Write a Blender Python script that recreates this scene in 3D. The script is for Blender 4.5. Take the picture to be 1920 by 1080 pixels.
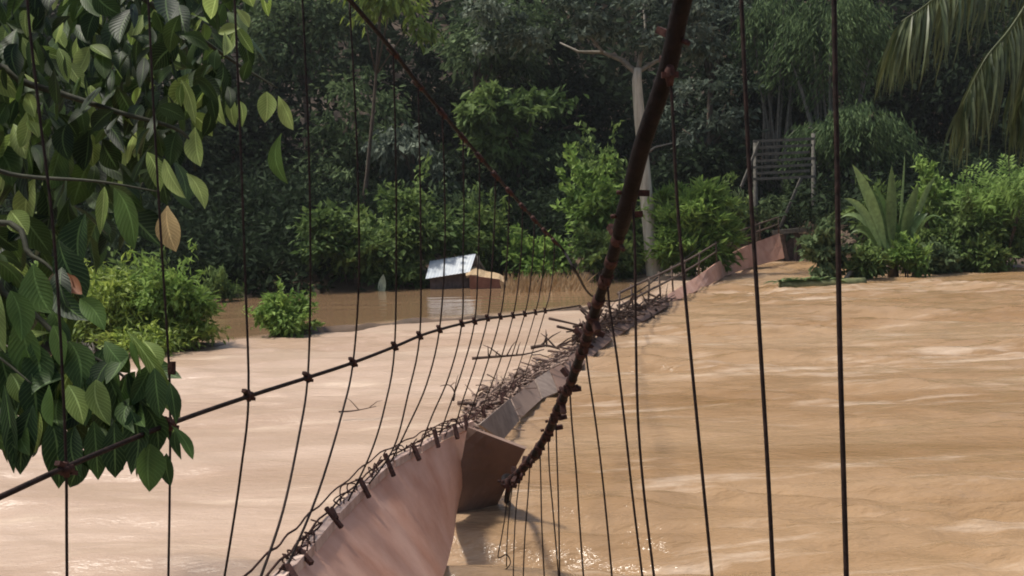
import bpy, math, random
import numpy as np
from mathutils import Vector, Matrix, Euler, Quaternion

# ------------------------------------------------------------------ camera, sky, sun, exposure
S = bpy.context.scene
for o in list(bpy.data.objects):
    bpy.data.objects.remove(o)
COL = S.collection
R = math.radians
FPX = 2059.0                      # focal length in pixels of a 1920 wide picture
CAMH = 2.5
PITCH, ROLL = R(4.45), R(2.0)
cd = bpy.data.cameras.new('camera')
cam = bpy.data.objects.new('camera', cd)
COL.objects.link(cam)
cd.sensor_width = 36.0
cd.lens = 36.0 * FPX / 1920.0
cd.clip_start, cd.clip_end = 0.05, 2000.0
CM = (Matrix.Rotation(math.pi/2 - PITCH, 4, 'X') @ Matrix.Rotation(-ROLL, 4, 'Z'))
CM = Matrix.Translation((0, 0, CAMH)) @ CM
cam.matrix_world = CM
S.camera = cam
S.render.resolution_x, S.render.resolution_y = 1024, 576

SUNV = Vector((-0.42, 0.10, 0.90)).normalized()
w = bpy.data.worlds.new("World"); S.world = w; w.use_nodes = True
nt = w.node_tree; nt.nodes.clear()
sky = nt.nodes.new('ShaderNodeTexSky'); sky.sky_type = 'NISHITA'; sky.sun_disc = False
sky.sun_elevation = math.asin(SUNV.z); sky.sun_rotation = math.atan2(SUNV.x, SUNV.y)
sky.air_density = 1.2; sky.dust_density = 4.0; sky.ozone_density = 1.0
bg = nt.nodes.new('ShaderNodeBackground'); bg.inputs[1].default_value = 0.10
out = nt.nodes.new('ShaderNodeOutputWorld')
nt.links.new(sky.outputs[0], bg.inputs[0]); nt.links.new(bg.outputs[0], out.inputs[0])
sl = bpy.data.lights.new('sun', 'SUN'); sl.energy = 3.6; sl.angle = R(6.0); sl.color = (1.0, 0.95, 0.86)
so = bpy.data.objects.new('sun', sl); COL.objects.link(so)
so.rotation_euler = (-SUNV).to_track_quat('-Z', 'Y').to_euler(); so.location = (-20, 10, 40)
S.view_settings.view_transform = 'Standard'; S.view_settings.look = 'None'
S.view_settings.exposure = 0.42; S.view_settings.gamma = 1.0
S.cycles.use_denoising = True
S.cycles.max_bounces = 6; S.cycles.transparent_max_bounces = 4
S.cycles.filter_width = 1.9

# ------------------------------------------------------------------ helpers
def P(px, py, d):
    """world point seen at (px, py) of the 1920x1080 picture at depth d"""
    return CM @ Vector(((px-960)/FPX*d, -(py-540)/FPX*d, -d))
def W(px, py, z=0.0):
    o = CM.translation; v = P(px, py, 1.0) - o
    t = (z - o.z)/v.z
    return o + v*t
def depth_at(px, py, z=0.0):
    p = W(px, py, z)
    return (CM.inverted() @ p).z * -1

def link(name, me, mat=None, parent=None):
    o = bpy.data.objects.new(name, me); COL.objects.link(o)
    if mat is not None and len(me.materials) == 0:
        for m in (mat if isinstance(mat, (list, tuple)) else [mat]): me.materials.append(m)
    if parent is not None:
        o.parent = parent
        o.matrix_parent_inverse = Matrix.Identity(4)
    return o
def tag(o, label=None, cat=None, group=None, kind=None):
    if label: o['label'] = label
    if cat: o['category'] = cat
    if group: o['group'] = group
    if kind: o['kind'] = kind
    return o
def empty(name, loc=(0, 0, 0)):
    o = bpy.data.objects.new(name, None); COL.objects.link(o); o.location = loc
    o.empty_display_size = 0.2
    return o

class MB:
    """collects shapes (world coordinates), built as ONE mesh object"""
    def __init__(s): s.v = []; s.f = []; s.tone = []; s.uv = []; s.n = 0; s.smooth = []
    def add(s, V, F, tone=0.5, uv=None, smooth=False):
        V = np.asarray(V, float).reshape(-1, 3)
        s.v.append(V)
        for f in F: s.f.append([i+s.n for i in f])
        k = len(F)
        t = np.broadcast_to(np.asarray(tone, float), (k,))
        s.tone.append(np.array(t)); s.smooth.append(np.full(k, smooth))
        s.uv.append(np.zeros((len(V), 2)) if uv is None else np.asarray(uv, float))
        s.n += len(V)
        return s
    def tube(s, pts, r, sides=8, tone=0.5, cap=True, smooth=True):
        pts = [Vector(p) for p in pts]; n = len(pts)
        rr = r if hasattr(r, '__len__') else [r]*n
        V = []; prev = None
        for i in range(n):
            t = (pts[min(i+1, n-1)] - pts[max(i-1, 0)])
            if t.length < 1e-9: t = Vector((0, 0, 1))
            t.normalize()
            if prev is None:
                a = t.orthogonal().normalized()
            else:
                a = prev - t*prev.dot(t)
                a = a.normalized() if a.length > 1e-6 else t.orthogonal().normalized()
            prev = a; b = t.cross(a)
            for k in range(sides):
                q = 2*math.pi*k/sides
                V.append(pts[i] + (a*math.cos(q) + b*math.sin(q))*rr[i])
        F = []
        for i in range(n-1):
            for k in range(sides):
                k2 = (k+1) % sides
                F.append((i*sides+k, i*sides+k2, (i+1)*sides+k2, (i+1)*sides+k))
        if cap:
            F.append(tuple(range(sides-1, -1, -1))); F.append(tuple((n-1)*sides+k for k in range(sides)))
        return s.add([tuple(v) for v in V], F, tone, None, smooth)
    def bar(s, a, b, wx, wy, up=(0, 0, 1), tone=0.5):
        a = Vector(a); b = Vector(b); t = (b-a).normalized(); u = Vector(up)
        x = t.cross(u)
        x = x.normalized() if x.length > 1e-5 else t.orthogonal().normalized()
        y = x.cross(t)
        V = [tuple(p + x*sx*wx/2 + y*sy*wy/2) for p in (a, b) for sx, sy in ((-1, -1), (1, -1), (1, 1), (-1, 1))]
        F = [(3, 2, 1, 0), (4, 5, 6, 7), (0, 1, 5, 4), (1, 2, 6, 5), (2, 3, 7, 6), (3, 0, 4, 7)]
        return s.add(V, F, tone)
    def slab(s, grid, th, tone=0.5):
        """grid: rows of points; thickened along the mean normal"""
        m, n = len(grid), len(grid[0])
        G = np.array([[tuple(p) for p in r] for r in grid])
        du = np.gradient(G, axis=0); dv = np.gradient(G, axis=1)
        N = np.cross(du, dv); N /= (np.linalg.norm(N, axis=2, keepdims=True)+1e-9)
        T = G + N*th/2; B = G - N*th/2
        V = np.concatenate([T.reshape(-1, 3), B.reshape(-1, 3)])
        F = []; o = m*n
        for i in range(m-1):
            for j in range(n-1):
                a, b, c, d = i*n+j, (i+1)*n+j, (i+1)*n+j+1, i*n+j+1
                F.append((a, b, c, d)); F.append((o+d, o+c, o+b, o+a))
        ring = [j for j in range(n)] + [i*n+n-1 for i in range(1, m)] + [(m-1)*n+j for j in range(n-2, -1, -1)] + [i*n for i in range(m-2, 0, -1)]
        for i in range(len(ring)):
            a, b = ring[i], ring[(i+1) % len(ring)]
            F.append((a, b, o+b, o+a))
        return s.add(V, F, tone)
    def leaves(s, C, D, N, L, Wd, tone):
        D = D/(np.linalg.norm(D, axis=1, keepdims=True)+1e-9)
        X = np.cross(D, N); X /= (np.linalg.norm(X, axis=1, keepdims=True)+1e-9)
        N2 = np.cross(X, D)
        L = np.broadcast_to(L, (len(C),))[:, None]; Wd = np.broadcast_to(Wd, (len(C),))[:, None]
        b = C - D*L*0.5; t = C + D*L*0.5 - N2*L*0.10; m = C - D*L*0.05
        l = m + X*Wd*0.5 + N2*Wd*0.12; r = m - X*Wd*0.5 + N2*Wd*0.12
        V = np.stack([b, r, t, l], axis=1).reshape(-1, 3)
        i = np.arange(len(C))*4 + s.n
        F = np.stack([i, i+1, i+2, i, i+2, i+3], axis=1).reshape(-1, 3)
        s.v.append(V); s.f.extend(F.tolist())
        s.tone.append(np.repeat(tone, 2)); s.smooth.append(np.zeros(2*len(C), bool)); s.uv.append(np.zeros((len(V), 2)))
        s.n += len(V)
        return s
    def blade(s, p0, p1, width, sag=0.0, up=(0, 0, 1), seg=6, tone=0.5, peak=0.45, fold=0.15, face=None, bend=0.0, twist=0.0):
        """a long leaf from p0 to p1, arching by sag"""
        p0 = Vector(p0); p1 = Vector(p1); u = Vector(up)
        V = []; UV = []
        ax = (p1-p0).normalized()
        sd = ax.cross(Vector(face)) if face is not None else ax.cross(u)
        if sd.length < 1e-4: sd = ax.orthogonal()
        sd.normalize(); sd0 = sd
        for i in range(seg+1):
            t = i/seg
            c = p0.lerp(p1, t) + u*sag*4*t*(1-t) + sd0*bend*4*t*(1-t)
            sd = Quaternion(ax, twist*(t-.3)) @ sd0; nn = sd.cross(ax)
            q = t**(math.log(0.5)/math.log(peak))
            wv = width*0.5*max(0.02, math.sin(math.pi*min(1, max(0, q))))**0.8
            if i == seg: wv = width*0.01
            V += [tuple(c - sd*wv + nn*wv*fold), tuple(c - nn*wv*fold*0.5), tuple(c + sd*wv + nn*wv*fold)]
            UV += [(0, t), (0.5, t), (1, t)]
        F = []
        for i in range(seg):
            a = i*3
            F.append((a, a+1, a+4, a+3)); F.append((a+1, a+2, a+5, a+4))
        return s.add(V, F, tone, UV, True)
    def build(s, name, mat, parent=None, origin=None):
        me = bpy.data.meshes.new(name)
        V = np.concatenate(s.v)
        if origin is not None: V = V - np.array(tuple(origin))
        fl = s.f
        me.vertices.add(len(V)); me.vertices.foreach_set('co', V.astype(np.float32).ravel())
        tot = np.array([len(f) for f in fl], np.int32)
        me.loops.add(int(tot.sum())); me.polygons.add(len(fl))
        flat = np.array([i for f in fl for i in f], np.int32)
        me.loops.foreach_set('vertex_index', flat)
        me.polygons.foreach_set('loop_start', np.concatenate([[0], np.cumsum(tot)[:-1]]).astype(np.int32))
        me.polygons.foreach_set('use_smooth', np.concatenate(s.smooth))
        me.update(calc_edges=True)
        at = me.attributes.new('tone', 'FLOAT', 'FACE'); at.data.foreach_set('value', np.concatenate(s.tone).astype(np.float32))
        UV = np.concatenate(s.uv)
        if UV.any():
            ul = me.uv_layers.new(name='uv'); ul.data.foreach_set('uv', UV[flat].astype(np.float32).ravel())
        me.validate()
        o = link(name, me, mat, parent)
        if origin is not None and parent is None: o.location = origin
        return o

# ------------------------------------------------------------------ materials
def newmat(name):
    m = bpy.data.materials.new(name); m.use_nodes = True
    t = m.node_tree; t.nodes.clear()
    return m, t, t.nodes.new, t.links.new
def rgb(c): return (c[0], c[1], c[2], 1.0)
def leafmat(name, c1, c2, trans=0.35, rough=0.45, veins=False, spec=0.4):
    m, t, N, L = newmat(name)
    o = N('ShaderNodeOutputMaterial'); b = N('ShaderNodeBsdfPrincipled'); tr = N('ShaderNodeBsdfTranslucent'); mx = N('ShaderNodeMixShader')
    at = N('ShaderNodeAttribute'); at.attribute_name = 'tone'
    cr = N('ShaderNodeMix'); cr.data_type = 'RGBA'
    cr.inputs[6].default_value = rgb(c1); cr.inputs[7].default_value = rgb(c2)
    L(at.outputs['Fac'], cr.inputs[0])
    col = cr.outputs[2]
    if veins:
        uv = N('ShaderNodeUVMap'); sp = N('ShaderNodeSeparateXYZ'); L(uv.outputs[0], sp.inputs[0])
        def M(op, a, b_=None):
            n = N('ShaderNodeMath'); n.operation = op
            for k, x in enumerate((a, b_)):
                if x is None: continue
                if isinstance(x, (int, float)): n.inputs[k].default_value = x
                else: L(x, n.inputs[k])
            return n.outputs[0]
        au = M('ABSOLUTE', M('SUBTRACT', sp.outputs[0], 0.5))
        ph = M('SUBTRACT', M('MULTIPLY', sp.outputs[1], 11.0), M('MULTIPLY', au, 6.0))
        wv = M('SINE', M('MULTIPLY', ph, 6.283))
        st = M('MULTIPLY', M('GREATER_THAN', wv, 0.86), .5)
        mid = M('LESS_THAN', au, 0.035)
        vv = M('MULTIPLY', M('MAXIMUM', st, mid), 0.55)
        c3 = N('ShaderNodeMix'); c3.data_type = 'RGBA'
        L(vv, c3.inputs[0]); L(col, c3.inputs[6]); c3.inputs[7].default_value = rgb([min(1, x*2.0+0.03) for x in c2])
        col = c3.outputs[2]
        bp = N('ShaderNodeBump'); bp.inputs['Strength'].default_value = 0.2; bp.inputs['Distance'].default_value = 0.002
        L(wv, bp.inputs['Height']); L(bp.outputs[0], b.inputs['Normal'])
    nz = N('ShaderNodeTexNoise'); nz.inputs['Scale'].default_value = 9.0
    tc = N('ShaderNodeTexCoord'); L(tc.outputs['Object'], nz.inputs['Vector'])
    hv = N('ShaderNodeHueSaturation'); L(col, hv.inputs['Color'])
    mr = N('ShaderNodeMapRange'); mr.inputs[1].default_value = .3; mr.inputs[2].default_value = .7; mr.inputs[3].default_value = .75; mr.inputs[4].default_value = 1.25
    L(nz.outputs[0], mr.inputs[0]); L(mr.outputs[0], hv.inputs['Value'])
    L(hv.outputs[0], b.inputs['Base Color']); L(hv.outputs[0], tr.inputs['Color'])
    b.inputs['Roughness'].default_value = rough; b.inputs['Specular IOR Level'].default_value = spec
    mx.inputs[0].default_value = trans
    L(b.outputs[0], mx.inputs[1]); L(tr.outputs[0], mx.inputs[2]); L(mx.outputs[0], o.inputs[0])
    return m
def surf(name, c1, c2, scale=6.0, rough=0.7, stretch=(1, 1, 1), bump=0.3, metal=0.0, detail=5, dist=0.02, tone=False):
    m, t, N, L = newmat(name)
    o = N('ShaderNodeOutputMaterial'); b = N('ShaderNodeBsdfPrincipled')
    tc = N('ShaderNodeTexCoord'); mp = N('ShaderNodeMapping'); mp.inputs['Scale'].default_value = stretch
    L(tc.outputs['Object'], mp.inputs[0])
    nz = N('ShaderNodeTexNoise'); nz.inputs['Scale'].default_value = scale; nz.inputs['Detail'].default_value = detail; nz.inputs['Roughness'].default_value = .62
    L(mp.outputs[0], nz.inputs['Vector'])
    mr = N('ShaderNodeMapRange'); mr.inputs[1].default_value = .32; mr.inputs[2].default_value = .68
    L(nz.outputs[0], mr.inputs[0])
    cr = N('ShaderNodeMix'); cr.data_type = 'RGBA'; cr.inputs[6].default_value = rgb(c1); cr.inputs[7].default_value = rgb(c2)
    if tone:
        at = N('ShaderNodeAttribute'); at.attribute_name = 'tone'
        ad = N('ShaderNodeMath'); ad.operation = 'MULTIPLY_ADD'; L(mr.outputs[0], ad.inputs[0]); ad.inputs[1].default_value = .4
        sb = N('ShaderNodeMath'); sb.operation = 'MULTIPLY'; L(at.outputs['Fac'], sb.inputs[0]); sb.inputs[1].default_value = .6
        L(sb.outputs[0], ad.inputs[2]); L(ad.outputs[0], cr.inputs[0])
    else:
        L(mr.outputs[0], cr.inputs[0])
    bp = N('ShaderNodeBump'); bp.inputs['Strength'].default_value = bump; bp.inputs['Distance'].default_value = dist
    L(nz.outputs[0], bp.inputs['Height'])
    L(cr.outputs[2], b.inputs['Base Color']); L(bp.outputs[0], b.inputs['Normal'])
    b.inputs['Roughness'].default_value = rough; b.inputs['Metallic'].default_value = metal
    b.inputs['Specular IOR Level'].default_value = .12 if 'cable' in name or 'wire' in name or 'iron' in name else .3
    L(b.outputs[0], o.inputs[0])
    return m

M_wire = surf('rusty_steel_wire', (.010, .007, .006), (.034, .020, .017), 30, .6)
M_wire_far = surf('weathered_steel_wire', (.07, .05, .04), (.14, .10, .08), 30, .6)
M_cable = surf('dark_twisted_cable', (.004, .0035, .0035), (.014, .009, .0085), 22, .65, bump=.6)
M_rust = surf('rusted_iron_clamp', (.022, .012, .011), (.075, .034, .028), 40, .75)
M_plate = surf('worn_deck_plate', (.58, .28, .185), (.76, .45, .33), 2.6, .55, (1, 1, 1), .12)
M_plate_dull = surf('shaded_dull_plate', (.17, .115, .09), (.27, .19, .15), 2.2, .6, bump=.15)  # duller plate colour, the hanging plank's shade put into it
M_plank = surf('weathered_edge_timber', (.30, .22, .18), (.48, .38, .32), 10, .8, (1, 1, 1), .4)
M_shade = surf('shaded_brown_plate', (.13, .08, .06), (.20, .125, .095), 2.4, .6, bump=.15)  # brown darkened, the shade of the turned plate put into the colour
M_grey2 = surf('shaded_grey_plank', (.15, .11, .09), (.27, .21, .175), 6, .7, (1, 1, 1), .3)  # plank grey taken darker to carry the shade it hangs in
M_tower = surf('dark_weathered_timber', (.055, .052, .045), (.14, .13, .11), 8, .9)
M_limb = surf('shaded_bare_limb', (.12, .11, .09), (.22, .20, .165), 6, .85)  # limbs coloured darker than the trunk to stand for forest shade
M_edge = surf('pinkish_edge_board', (.40, .25, .20), (.66, .50, .42), 7, .8, bump=.4)
M_twigdark = surf('dark_green_twig', (.02, .022, .012), (.05, .05, .028), 12, .8)
M_twig = surf('driftwood_twigs', (.032, .015, .011), (.40, .28, .22), 5, .85, tone=True)
M_brush = surf('dark_brushwood', (.035, .02, .017), (.15, .10, .075), 5, .9, tone=True)
M_bark = surf('brown_bark', (.05, .036, .026), (.12, .09, .065), 9, .9, (1, 1, .3), .6)
M_pale = surf('pale_bare_trunk', (.28, .25, .19), (.50, .45, .36), 5, .85, (2, 2, .25), .4)
M_tin = surf('galvanised_tin', (.40, .44, .49), (.60, .61, .60), 1.2, .35, bump=.05)
M_dwood = surf('dark_hut_timber', (.07, .05, .045), (.15, .11, .10), 8, .85)
M_thatch = surf('tan_thatch', (.30, .20, .11), (.50, .37, .23), 14, .95, (1, 1, 3), .8)
M_redw = surf('red_brown_board', (.16, .065, .04), (.25, .11, .07), 6, .8)
M_grey = surf('grey_weathered_pole', (.10, .095, .08), (.20, .19, .165), 10, .85)
M_mud = surf('wet_brown_mud', (.05, .035, .022), (.13, .085, .055), 1.6, .5, bump=.5, dist=.05)

# water
def water_mat():
    m, t, N, L = newmat('muddy_flood_water')
    o = N('ShaderNodeOutputMaterial'); b = N('ShaderNodeBsdfPrincipled')
    tc = N('ShaderNodeTexCoord')
    def noise(sx, sy, sc, det=4, rough=.55):
        mp = N('ShaderNodeMapping'); mp.inputs['Scale'].default_value = (sx, sy, 1); L(tc.outputs['Object'], mp.inputs[0])
        n = N('ShaderNodeTexNoise'); n.inputs['Scale'].default_value = sc; n.inputs['Detail'].default_value = det; n.inputs['Roughness'].default_value = rough
        L(mp.outputs[0], n.inputs['Vector']); return n.outputs[0]
    def rng(x, a, b_, c, d):
        r = N('ShaderNodeMapRange'); r.inputs[1].default_value = a; r.inputs[2].default_value = b_; r.inputs[3].default_value = c; r.inputs[4].default_value = d
        L(x, r.inputs[0]); return r.outputs[0]
    calm = N('ShaderNodeAttribute'); calm.attribute_name = 'calm'
    silt = noise(.07, .42, 1.0, 6, .62); ups = N('ShaderNodeAttribute'); ups.attribute_name = 'upstream'
    def mixc(f, a, b_):
        n = N('ShaderNodeMix'); n.data_type = 'RGBA'
        for k, x in ((0, f), (6, a), (7, b_)):
            if isinstance(x, tuple): n.inputs[k].default_value = rgb(x)
            else: L(x, n.inputs[k])
        return n
    sf = rng(silt, .36, .62, 0, 1)
    ca = mixc(sf, (.225, .128, .054), (.345, .228, .130)); cb = mixc(sf, (.36, .25, .177), (.44, .325, .245))  # second pair, upstream: paler silt with the bright sky sheen put in
    c = mixc(ups.outputs['Fac'], ca.outputs[2], cb.outputs[2])
    # pale streaks put the sky's reflection into the colour, stretched along the current
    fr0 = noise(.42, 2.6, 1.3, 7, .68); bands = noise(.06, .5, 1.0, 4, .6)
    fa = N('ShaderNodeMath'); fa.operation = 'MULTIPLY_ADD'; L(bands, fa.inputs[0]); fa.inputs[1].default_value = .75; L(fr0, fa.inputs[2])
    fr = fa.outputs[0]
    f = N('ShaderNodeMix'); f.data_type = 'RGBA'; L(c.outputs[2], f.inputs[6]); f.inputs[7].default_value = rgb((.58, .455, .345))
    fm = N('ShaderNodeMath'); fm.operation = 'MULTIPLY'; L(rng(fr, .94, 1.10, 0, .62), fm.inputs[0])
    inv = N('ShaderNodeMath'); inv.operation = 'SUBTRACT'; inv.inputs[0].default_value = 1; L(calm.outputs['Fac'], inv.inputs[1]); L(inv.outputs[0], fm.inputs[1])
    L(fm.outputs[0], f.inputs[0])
    # slack water behind the bank: dark tree reflection put into a redder colour
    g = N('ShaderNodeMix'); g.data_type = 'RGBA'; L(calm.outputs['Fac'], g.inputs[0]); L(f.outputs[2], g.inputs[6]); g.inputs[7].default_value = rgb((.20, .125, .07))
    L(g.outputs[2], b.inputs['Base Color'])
    b.inputs['IOR'].default_value = 1.33
    ro = N('ShaderNodeMapRange'); ro.inputs[3].default_value = .13; ro.inputs[4].default_value = .30; L(ups.outputs['Fac'], ro.inputs[0])
    rc = N('ShaderNodeMath'); rc.operation = 'MULTIPLY'; L(ro.outputs[0], rc.inputs[0]); r1 = N('ShaderNodeMapRange'); r1.inputs[3].default_value = 1; r1.inputs[4].default_value = .25; L(calm.outputs['Fac'], r1.inputs[0]); L(r1.outputs[0], rc.inputs[1]); L(rc.outputs[0], b.inputs['Roughness'])
    n1 = noise(.9, 2.5, 1.5, 6, .62); n2 = noise(.9, 2.4, 6.0, 4, .62)
    ad = N('ShaderNodeMath'); ad.operation = 'MULTIPLY_ADD'; L(n2, ad.inputs[0]); ad.inputs[1].default_value = .32; L(n1, ad.inputs[2])
    bp = N('ShaderNodeBump'); bp.inputs['Distance'].default_value = .09
    ud = N('ShaderNodeMath'); ud.operation = 'MULTIPLY_ADD'; L(ups.outputs['Fac'], ud.inputs[0]); ud.inputs[1].default_value = -.22; ud.inputs[2].default_value = .65
    st = N('ShaderNodeMath'); st.operation = 'MULTIPLY'; L(inv.outputs[0], st.inputs[0]); L(ud.outputs[0], st.inputs[1])
    sa = N('ShaderNodeMath'); sa.operation = 'ADD'; L(st.outputs[0], sa.inputs[0]); sa.inputs[1].default_value = .05
    L(sa.outputs[0], bp.inputs['Strength'])
    L(ad.outputs[0], bp.inputs['Height']); L(bp.outputs[0], b.inputs['Normal'])
    L(b.outputs[0], o.inputs[0])
    return m
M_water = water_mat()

# ------------------------------------------------------------------ the setting: ground and water
RIDGE = [(-40, 14.0), (-9, 18.5), (-6.3, 20.2), (-4.0, 22.2), (-2.4, 23.3), (0, 24.2), (1.8, 25.2), (3.5, 27.5), (4.5, 31), (5.2, 36)]
RX = np.array([p[0] for p in RIDGE]); RY = np.array([p[1] for p in RIDGE])
BX = np.array([-60, -8.7, -4.2, -1.8, 1.6, 5, 7.3, 8.6, 10.6, 11.2, 13, 15.6, 60.])
BY = np.array([31, 32, 33.2, 34.4, 34.0, 36, 40.5, 41.2, 40.5, 32.0, 32.5, 33.6, 40.])
def vnoise(x, y, s, seed=0):
    rs = np.random.RandomState(seed); n = 128
    T = rs.rand(n, n)
    x = np.asarray(x)*s + 1000.0; y = np.asarray(y)*s + 1000.0
    xi = np.floor(x).astype(int); yi = np.floor(y).astype(int); fx = x-xi; fy = y-yi
    fx = fx*fx*(3-2*fx); fy = fy*fy*(3-2*fy)
    a = T[xi % n, yi % n]; b = T[(xi+1) % n, yi % n]; c = T[xi % n, (yi+1) % n]; d = T[(xi+1) % n, (yi+1) % n]
    return (a*(1-fx)+b*fx)*(1-fy) + (c*(1-fx)+d*fx)*fy
def ground_z(x, y):
    x = np.asarray(x, float); y = np.asarray(y, float)
    bank = np.interp(x, BX, BY)
    d = y - bank
    z = np.where(d < 0, np.maximum(-1.6, d*0.45), np.minimum(d*0.22, 1.2 + (d-5)*0.05))
    z = z + np.clip((y-52)*0.55, 0, 34)*(1+0.25*(vnoise(x, y, .03, 3)-.5))
    z = z + np.where(d > 0, (vnoise(x, y, .5, 1)-.5)*0.25, 0)
    ry = np.interp(x, RX, RY)                                   # the low drowned bank left of the bridge
    r = np.exp(-((y-ry)/0.75)**2)*np.where(x < 2.2, 1, np.clip(1-(x-2.2)/1.5, 0, 1))
    rz = -1.6 + r*(1.655 + 0.22*(vnoise(x, y, .9, 5)-.36) + 0.16*(vnoise(x, y, 3., 6)-.5))
    z = np.maximum(z, rz)
    isl = np.exp(-(((x+9.0)/3.4)**4 + ((y-22.5)/2.6)**4))        # bushy spit on the left
    z = np.maximum(z, -1.6 + 2.0*isl)
    near = np.maximum(np.clip((-2.2 - x)*0.8, 0, 1)*np.clip((6.0-y)/2.5, 0, 1), np.clip((x-7.6)/1.5, 0, 1)*np.clip((19-y)/3, 0, 1))
    near = np.maximum(near, np.clip((-0.6-y)/1.5, 0, 1))
    return np.maximum(z, -1.6 + near*2.2)
def gz(x, y): return float(ground_z(np.array([x]), np.array([y]))[0])
def axis(parts):
    a = []
    for lo, hi, st in parts: a += list(np.arange(lo, hi, st))
    return np.array(a + [parts[-1][1]])
def sheet(name, xs, ys, zf, mat, attr=None):
    X, Y = np.meshgrid(xs, ys); Z = zf(X, Y)
    V = np.stack([X, Y, Z], -1).reshape(-1, 3); nx, ny = len(xs), len(ys)
    i = np.arange((ny-1)*(nx-1)); a = (i//(nx-1))*nx + i % (nx-1)
    F = np.stack([a, a+1, a+nx+1, a+nx], 1).astype(np.int32)
    me = bpy.data.meshes.new(name)
    me.vertices.add(len(V)); me.vertices.foreach_set('co', V.astype(np.float32).ravel())
    me.loops.add(F.size); me.polygons.add(len(F))
    me.loops.foreach_set('vertex_index', F.ravel()); me.polygons.foreach_set('loop_start', (np.arange(len(F))*4).astype(np.int32))
    me.polygons.foreach_set('use_smooth', np.ones(len(F), bool)); me.update(calc_edges=True)
    if attr is not None:
        at = me.attributes.new(attr[0], 'FLOAT', 'POINT'); at.data.foreach_set('value', attr[1](X, Y).astype(np.float32).ravel())
    return link(name, me, mat)
gx = axis([(-260, -40, 10), (-40, -16, 2), (-16, 20, .22), (20, 44, 2), (44, 260, 10)])
gy = axis([(-120, -8, 8), (-8, 14, 1), (14, 46, .22), (46, 110, 2), (110, 400, 15)])
ground = tag(sheet('ground', gx, gy, ground_z, M_mud), kind='structure')

rs = np.random.RandomState(11)
WAVES = []
for k in range(54):
    lam = 0.28*(9**(rs.rand()**1.35)); th = rs.normal(.10, .36)
    WAVES.append((2*math.pi/lam*math.sin(th), 2*math.pi/lam*math.cos(th), rs.rand()*6.28, min(lam*.0080, .010+lam*.0025)*(0.6+rs.rand())))
def calmness(x, y):
    ry = np.interp(x, RX, RY)
    return np.clip((y-ry)/1.2, 0, 1)*np.clip((4.6-x)/1.2, 0, 1)
def upstream(x, y):
    dx = np.interp(y, [0, 3.5, 6.5, 9.4, 13.6, 18.5, 26.5, 40, 60], [-1, -.85, -.86, -.33, .1, 1.35, 3.9, 9.3, 14])   # the line of the deck
    return 1/(1+np.exp((x-dx+.25)/.35))
def water_z(x, y):
    amp = 0.35 + 1.9*np.clip((vnoise(x*.32, y*1.15, .42, 8)*.6 + vnoise(x*.5, y*1.4, 1.1, 9)*.4) - .36, 0, 1)**1.0*1.7
    amp = amp*(1-0.9*calmness(x, y))*np.clip((90-y)/40, 0, 1)
    amp = np.minimum(amp*1.1, 1.35)*(1-.5*upstream(x, y))
    z = np.zeros_like(x)
    wx = x + 1.2*vnoise(x, y, .25, 21); wy = y + .8*vnoise(x, y, .4, 22)
    for kx, ky, ph, a in WAVES: z += a*np.sin(kx*wx + ky*wy + ph)
    return z*amp
wx_ = axis([(-250, -26, 12), (-26, 30, .085), (30, 250, 12)])
yy = [2.2]
while yy[-1] < 48: yy.append(yy[-1] + max(.04, yy[-1]*.0045))
wy_ = np.array(list(np.arange(-90, 2, 8)) + yy + [55, 70, 90])
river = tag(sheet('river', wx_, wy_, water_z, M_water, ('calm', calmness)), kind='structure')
at_ = river.data.attributes.new('upstream', 'FLOAT', 'POINT')
co_ = np.empty(len(river.data.vertices)*3, np.float32); river.data.vertices.foreach_get('co', co_); co_ = co_.reshape(-1, 3)
at_.data.foreach_set('value', upstream(co_[:, 0].astype(float), co_[:, 1].astype(float)).astype(np.float32))

# ------------------------------------------------------------------ foliage materials
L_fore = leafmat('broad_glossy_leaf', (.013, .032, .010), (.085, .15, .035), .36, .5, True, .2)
L_fore_deep = leafmat('shaded_glossy_leaf', (.007, .017, .006), (.050, .090, .020), .3, .5, True, .2)  # darker copy for the upper mass, its inner shade put into the colour
L_fore_lit = leafmat('sunlit_pale_leaf', (.13, .20, .035), (.33, .42, .14), .42, .5, True, .25)  # paler copy of the leaf colour, sunlight put into it
L_yellow = leafmat('yellowing_leaf', (.36, .25, .10), (.45, .33, .14), .3, .5, True)
L_rust = leafmat('dried_orange_leaf', (.20, .075, .03), (.30, .12, .05), .2, .6)
L_dark = leafmat('shaded_forest_leaf', (.007, .013, .007), (.042, .064, .030), .2, .8, spec=.06)  # near-black green puts the forest's shaded gaps into the leaf colour
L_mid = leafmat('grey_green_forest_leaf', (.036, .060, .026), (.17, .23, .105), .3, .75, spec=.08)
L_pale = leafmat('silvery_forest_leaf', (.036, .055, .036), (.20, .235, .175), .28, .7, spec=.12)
L_bamboo = leafmat('bamboo_leaf', (.04, .072, .03), (.12, .175, .07), .3, .7, spec=.1)
L_bush = leafmat('bank_shrub_leaf', (.05, .09, .026), (.18, .25, .075), .35, .65, spec=.12)
L_bright = leafmat('bright_shrub_leaf', (.09, .165, .034), (.28, .40, .10), .4, .6, spec=.15)
L_yg = leafmat('yellow_green_leaf', (.14, .21, .035), (.34, .42, .09), .4, .6)
L_blade = leafmat('broad_strap_leaf', (.04, .085, .022), (.20, .28, .105), .35, .5)
L_palm = leafmat('palm_leaflet', (.035, .055, .022), (.13, .15, .06), .25, .45)

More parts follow.
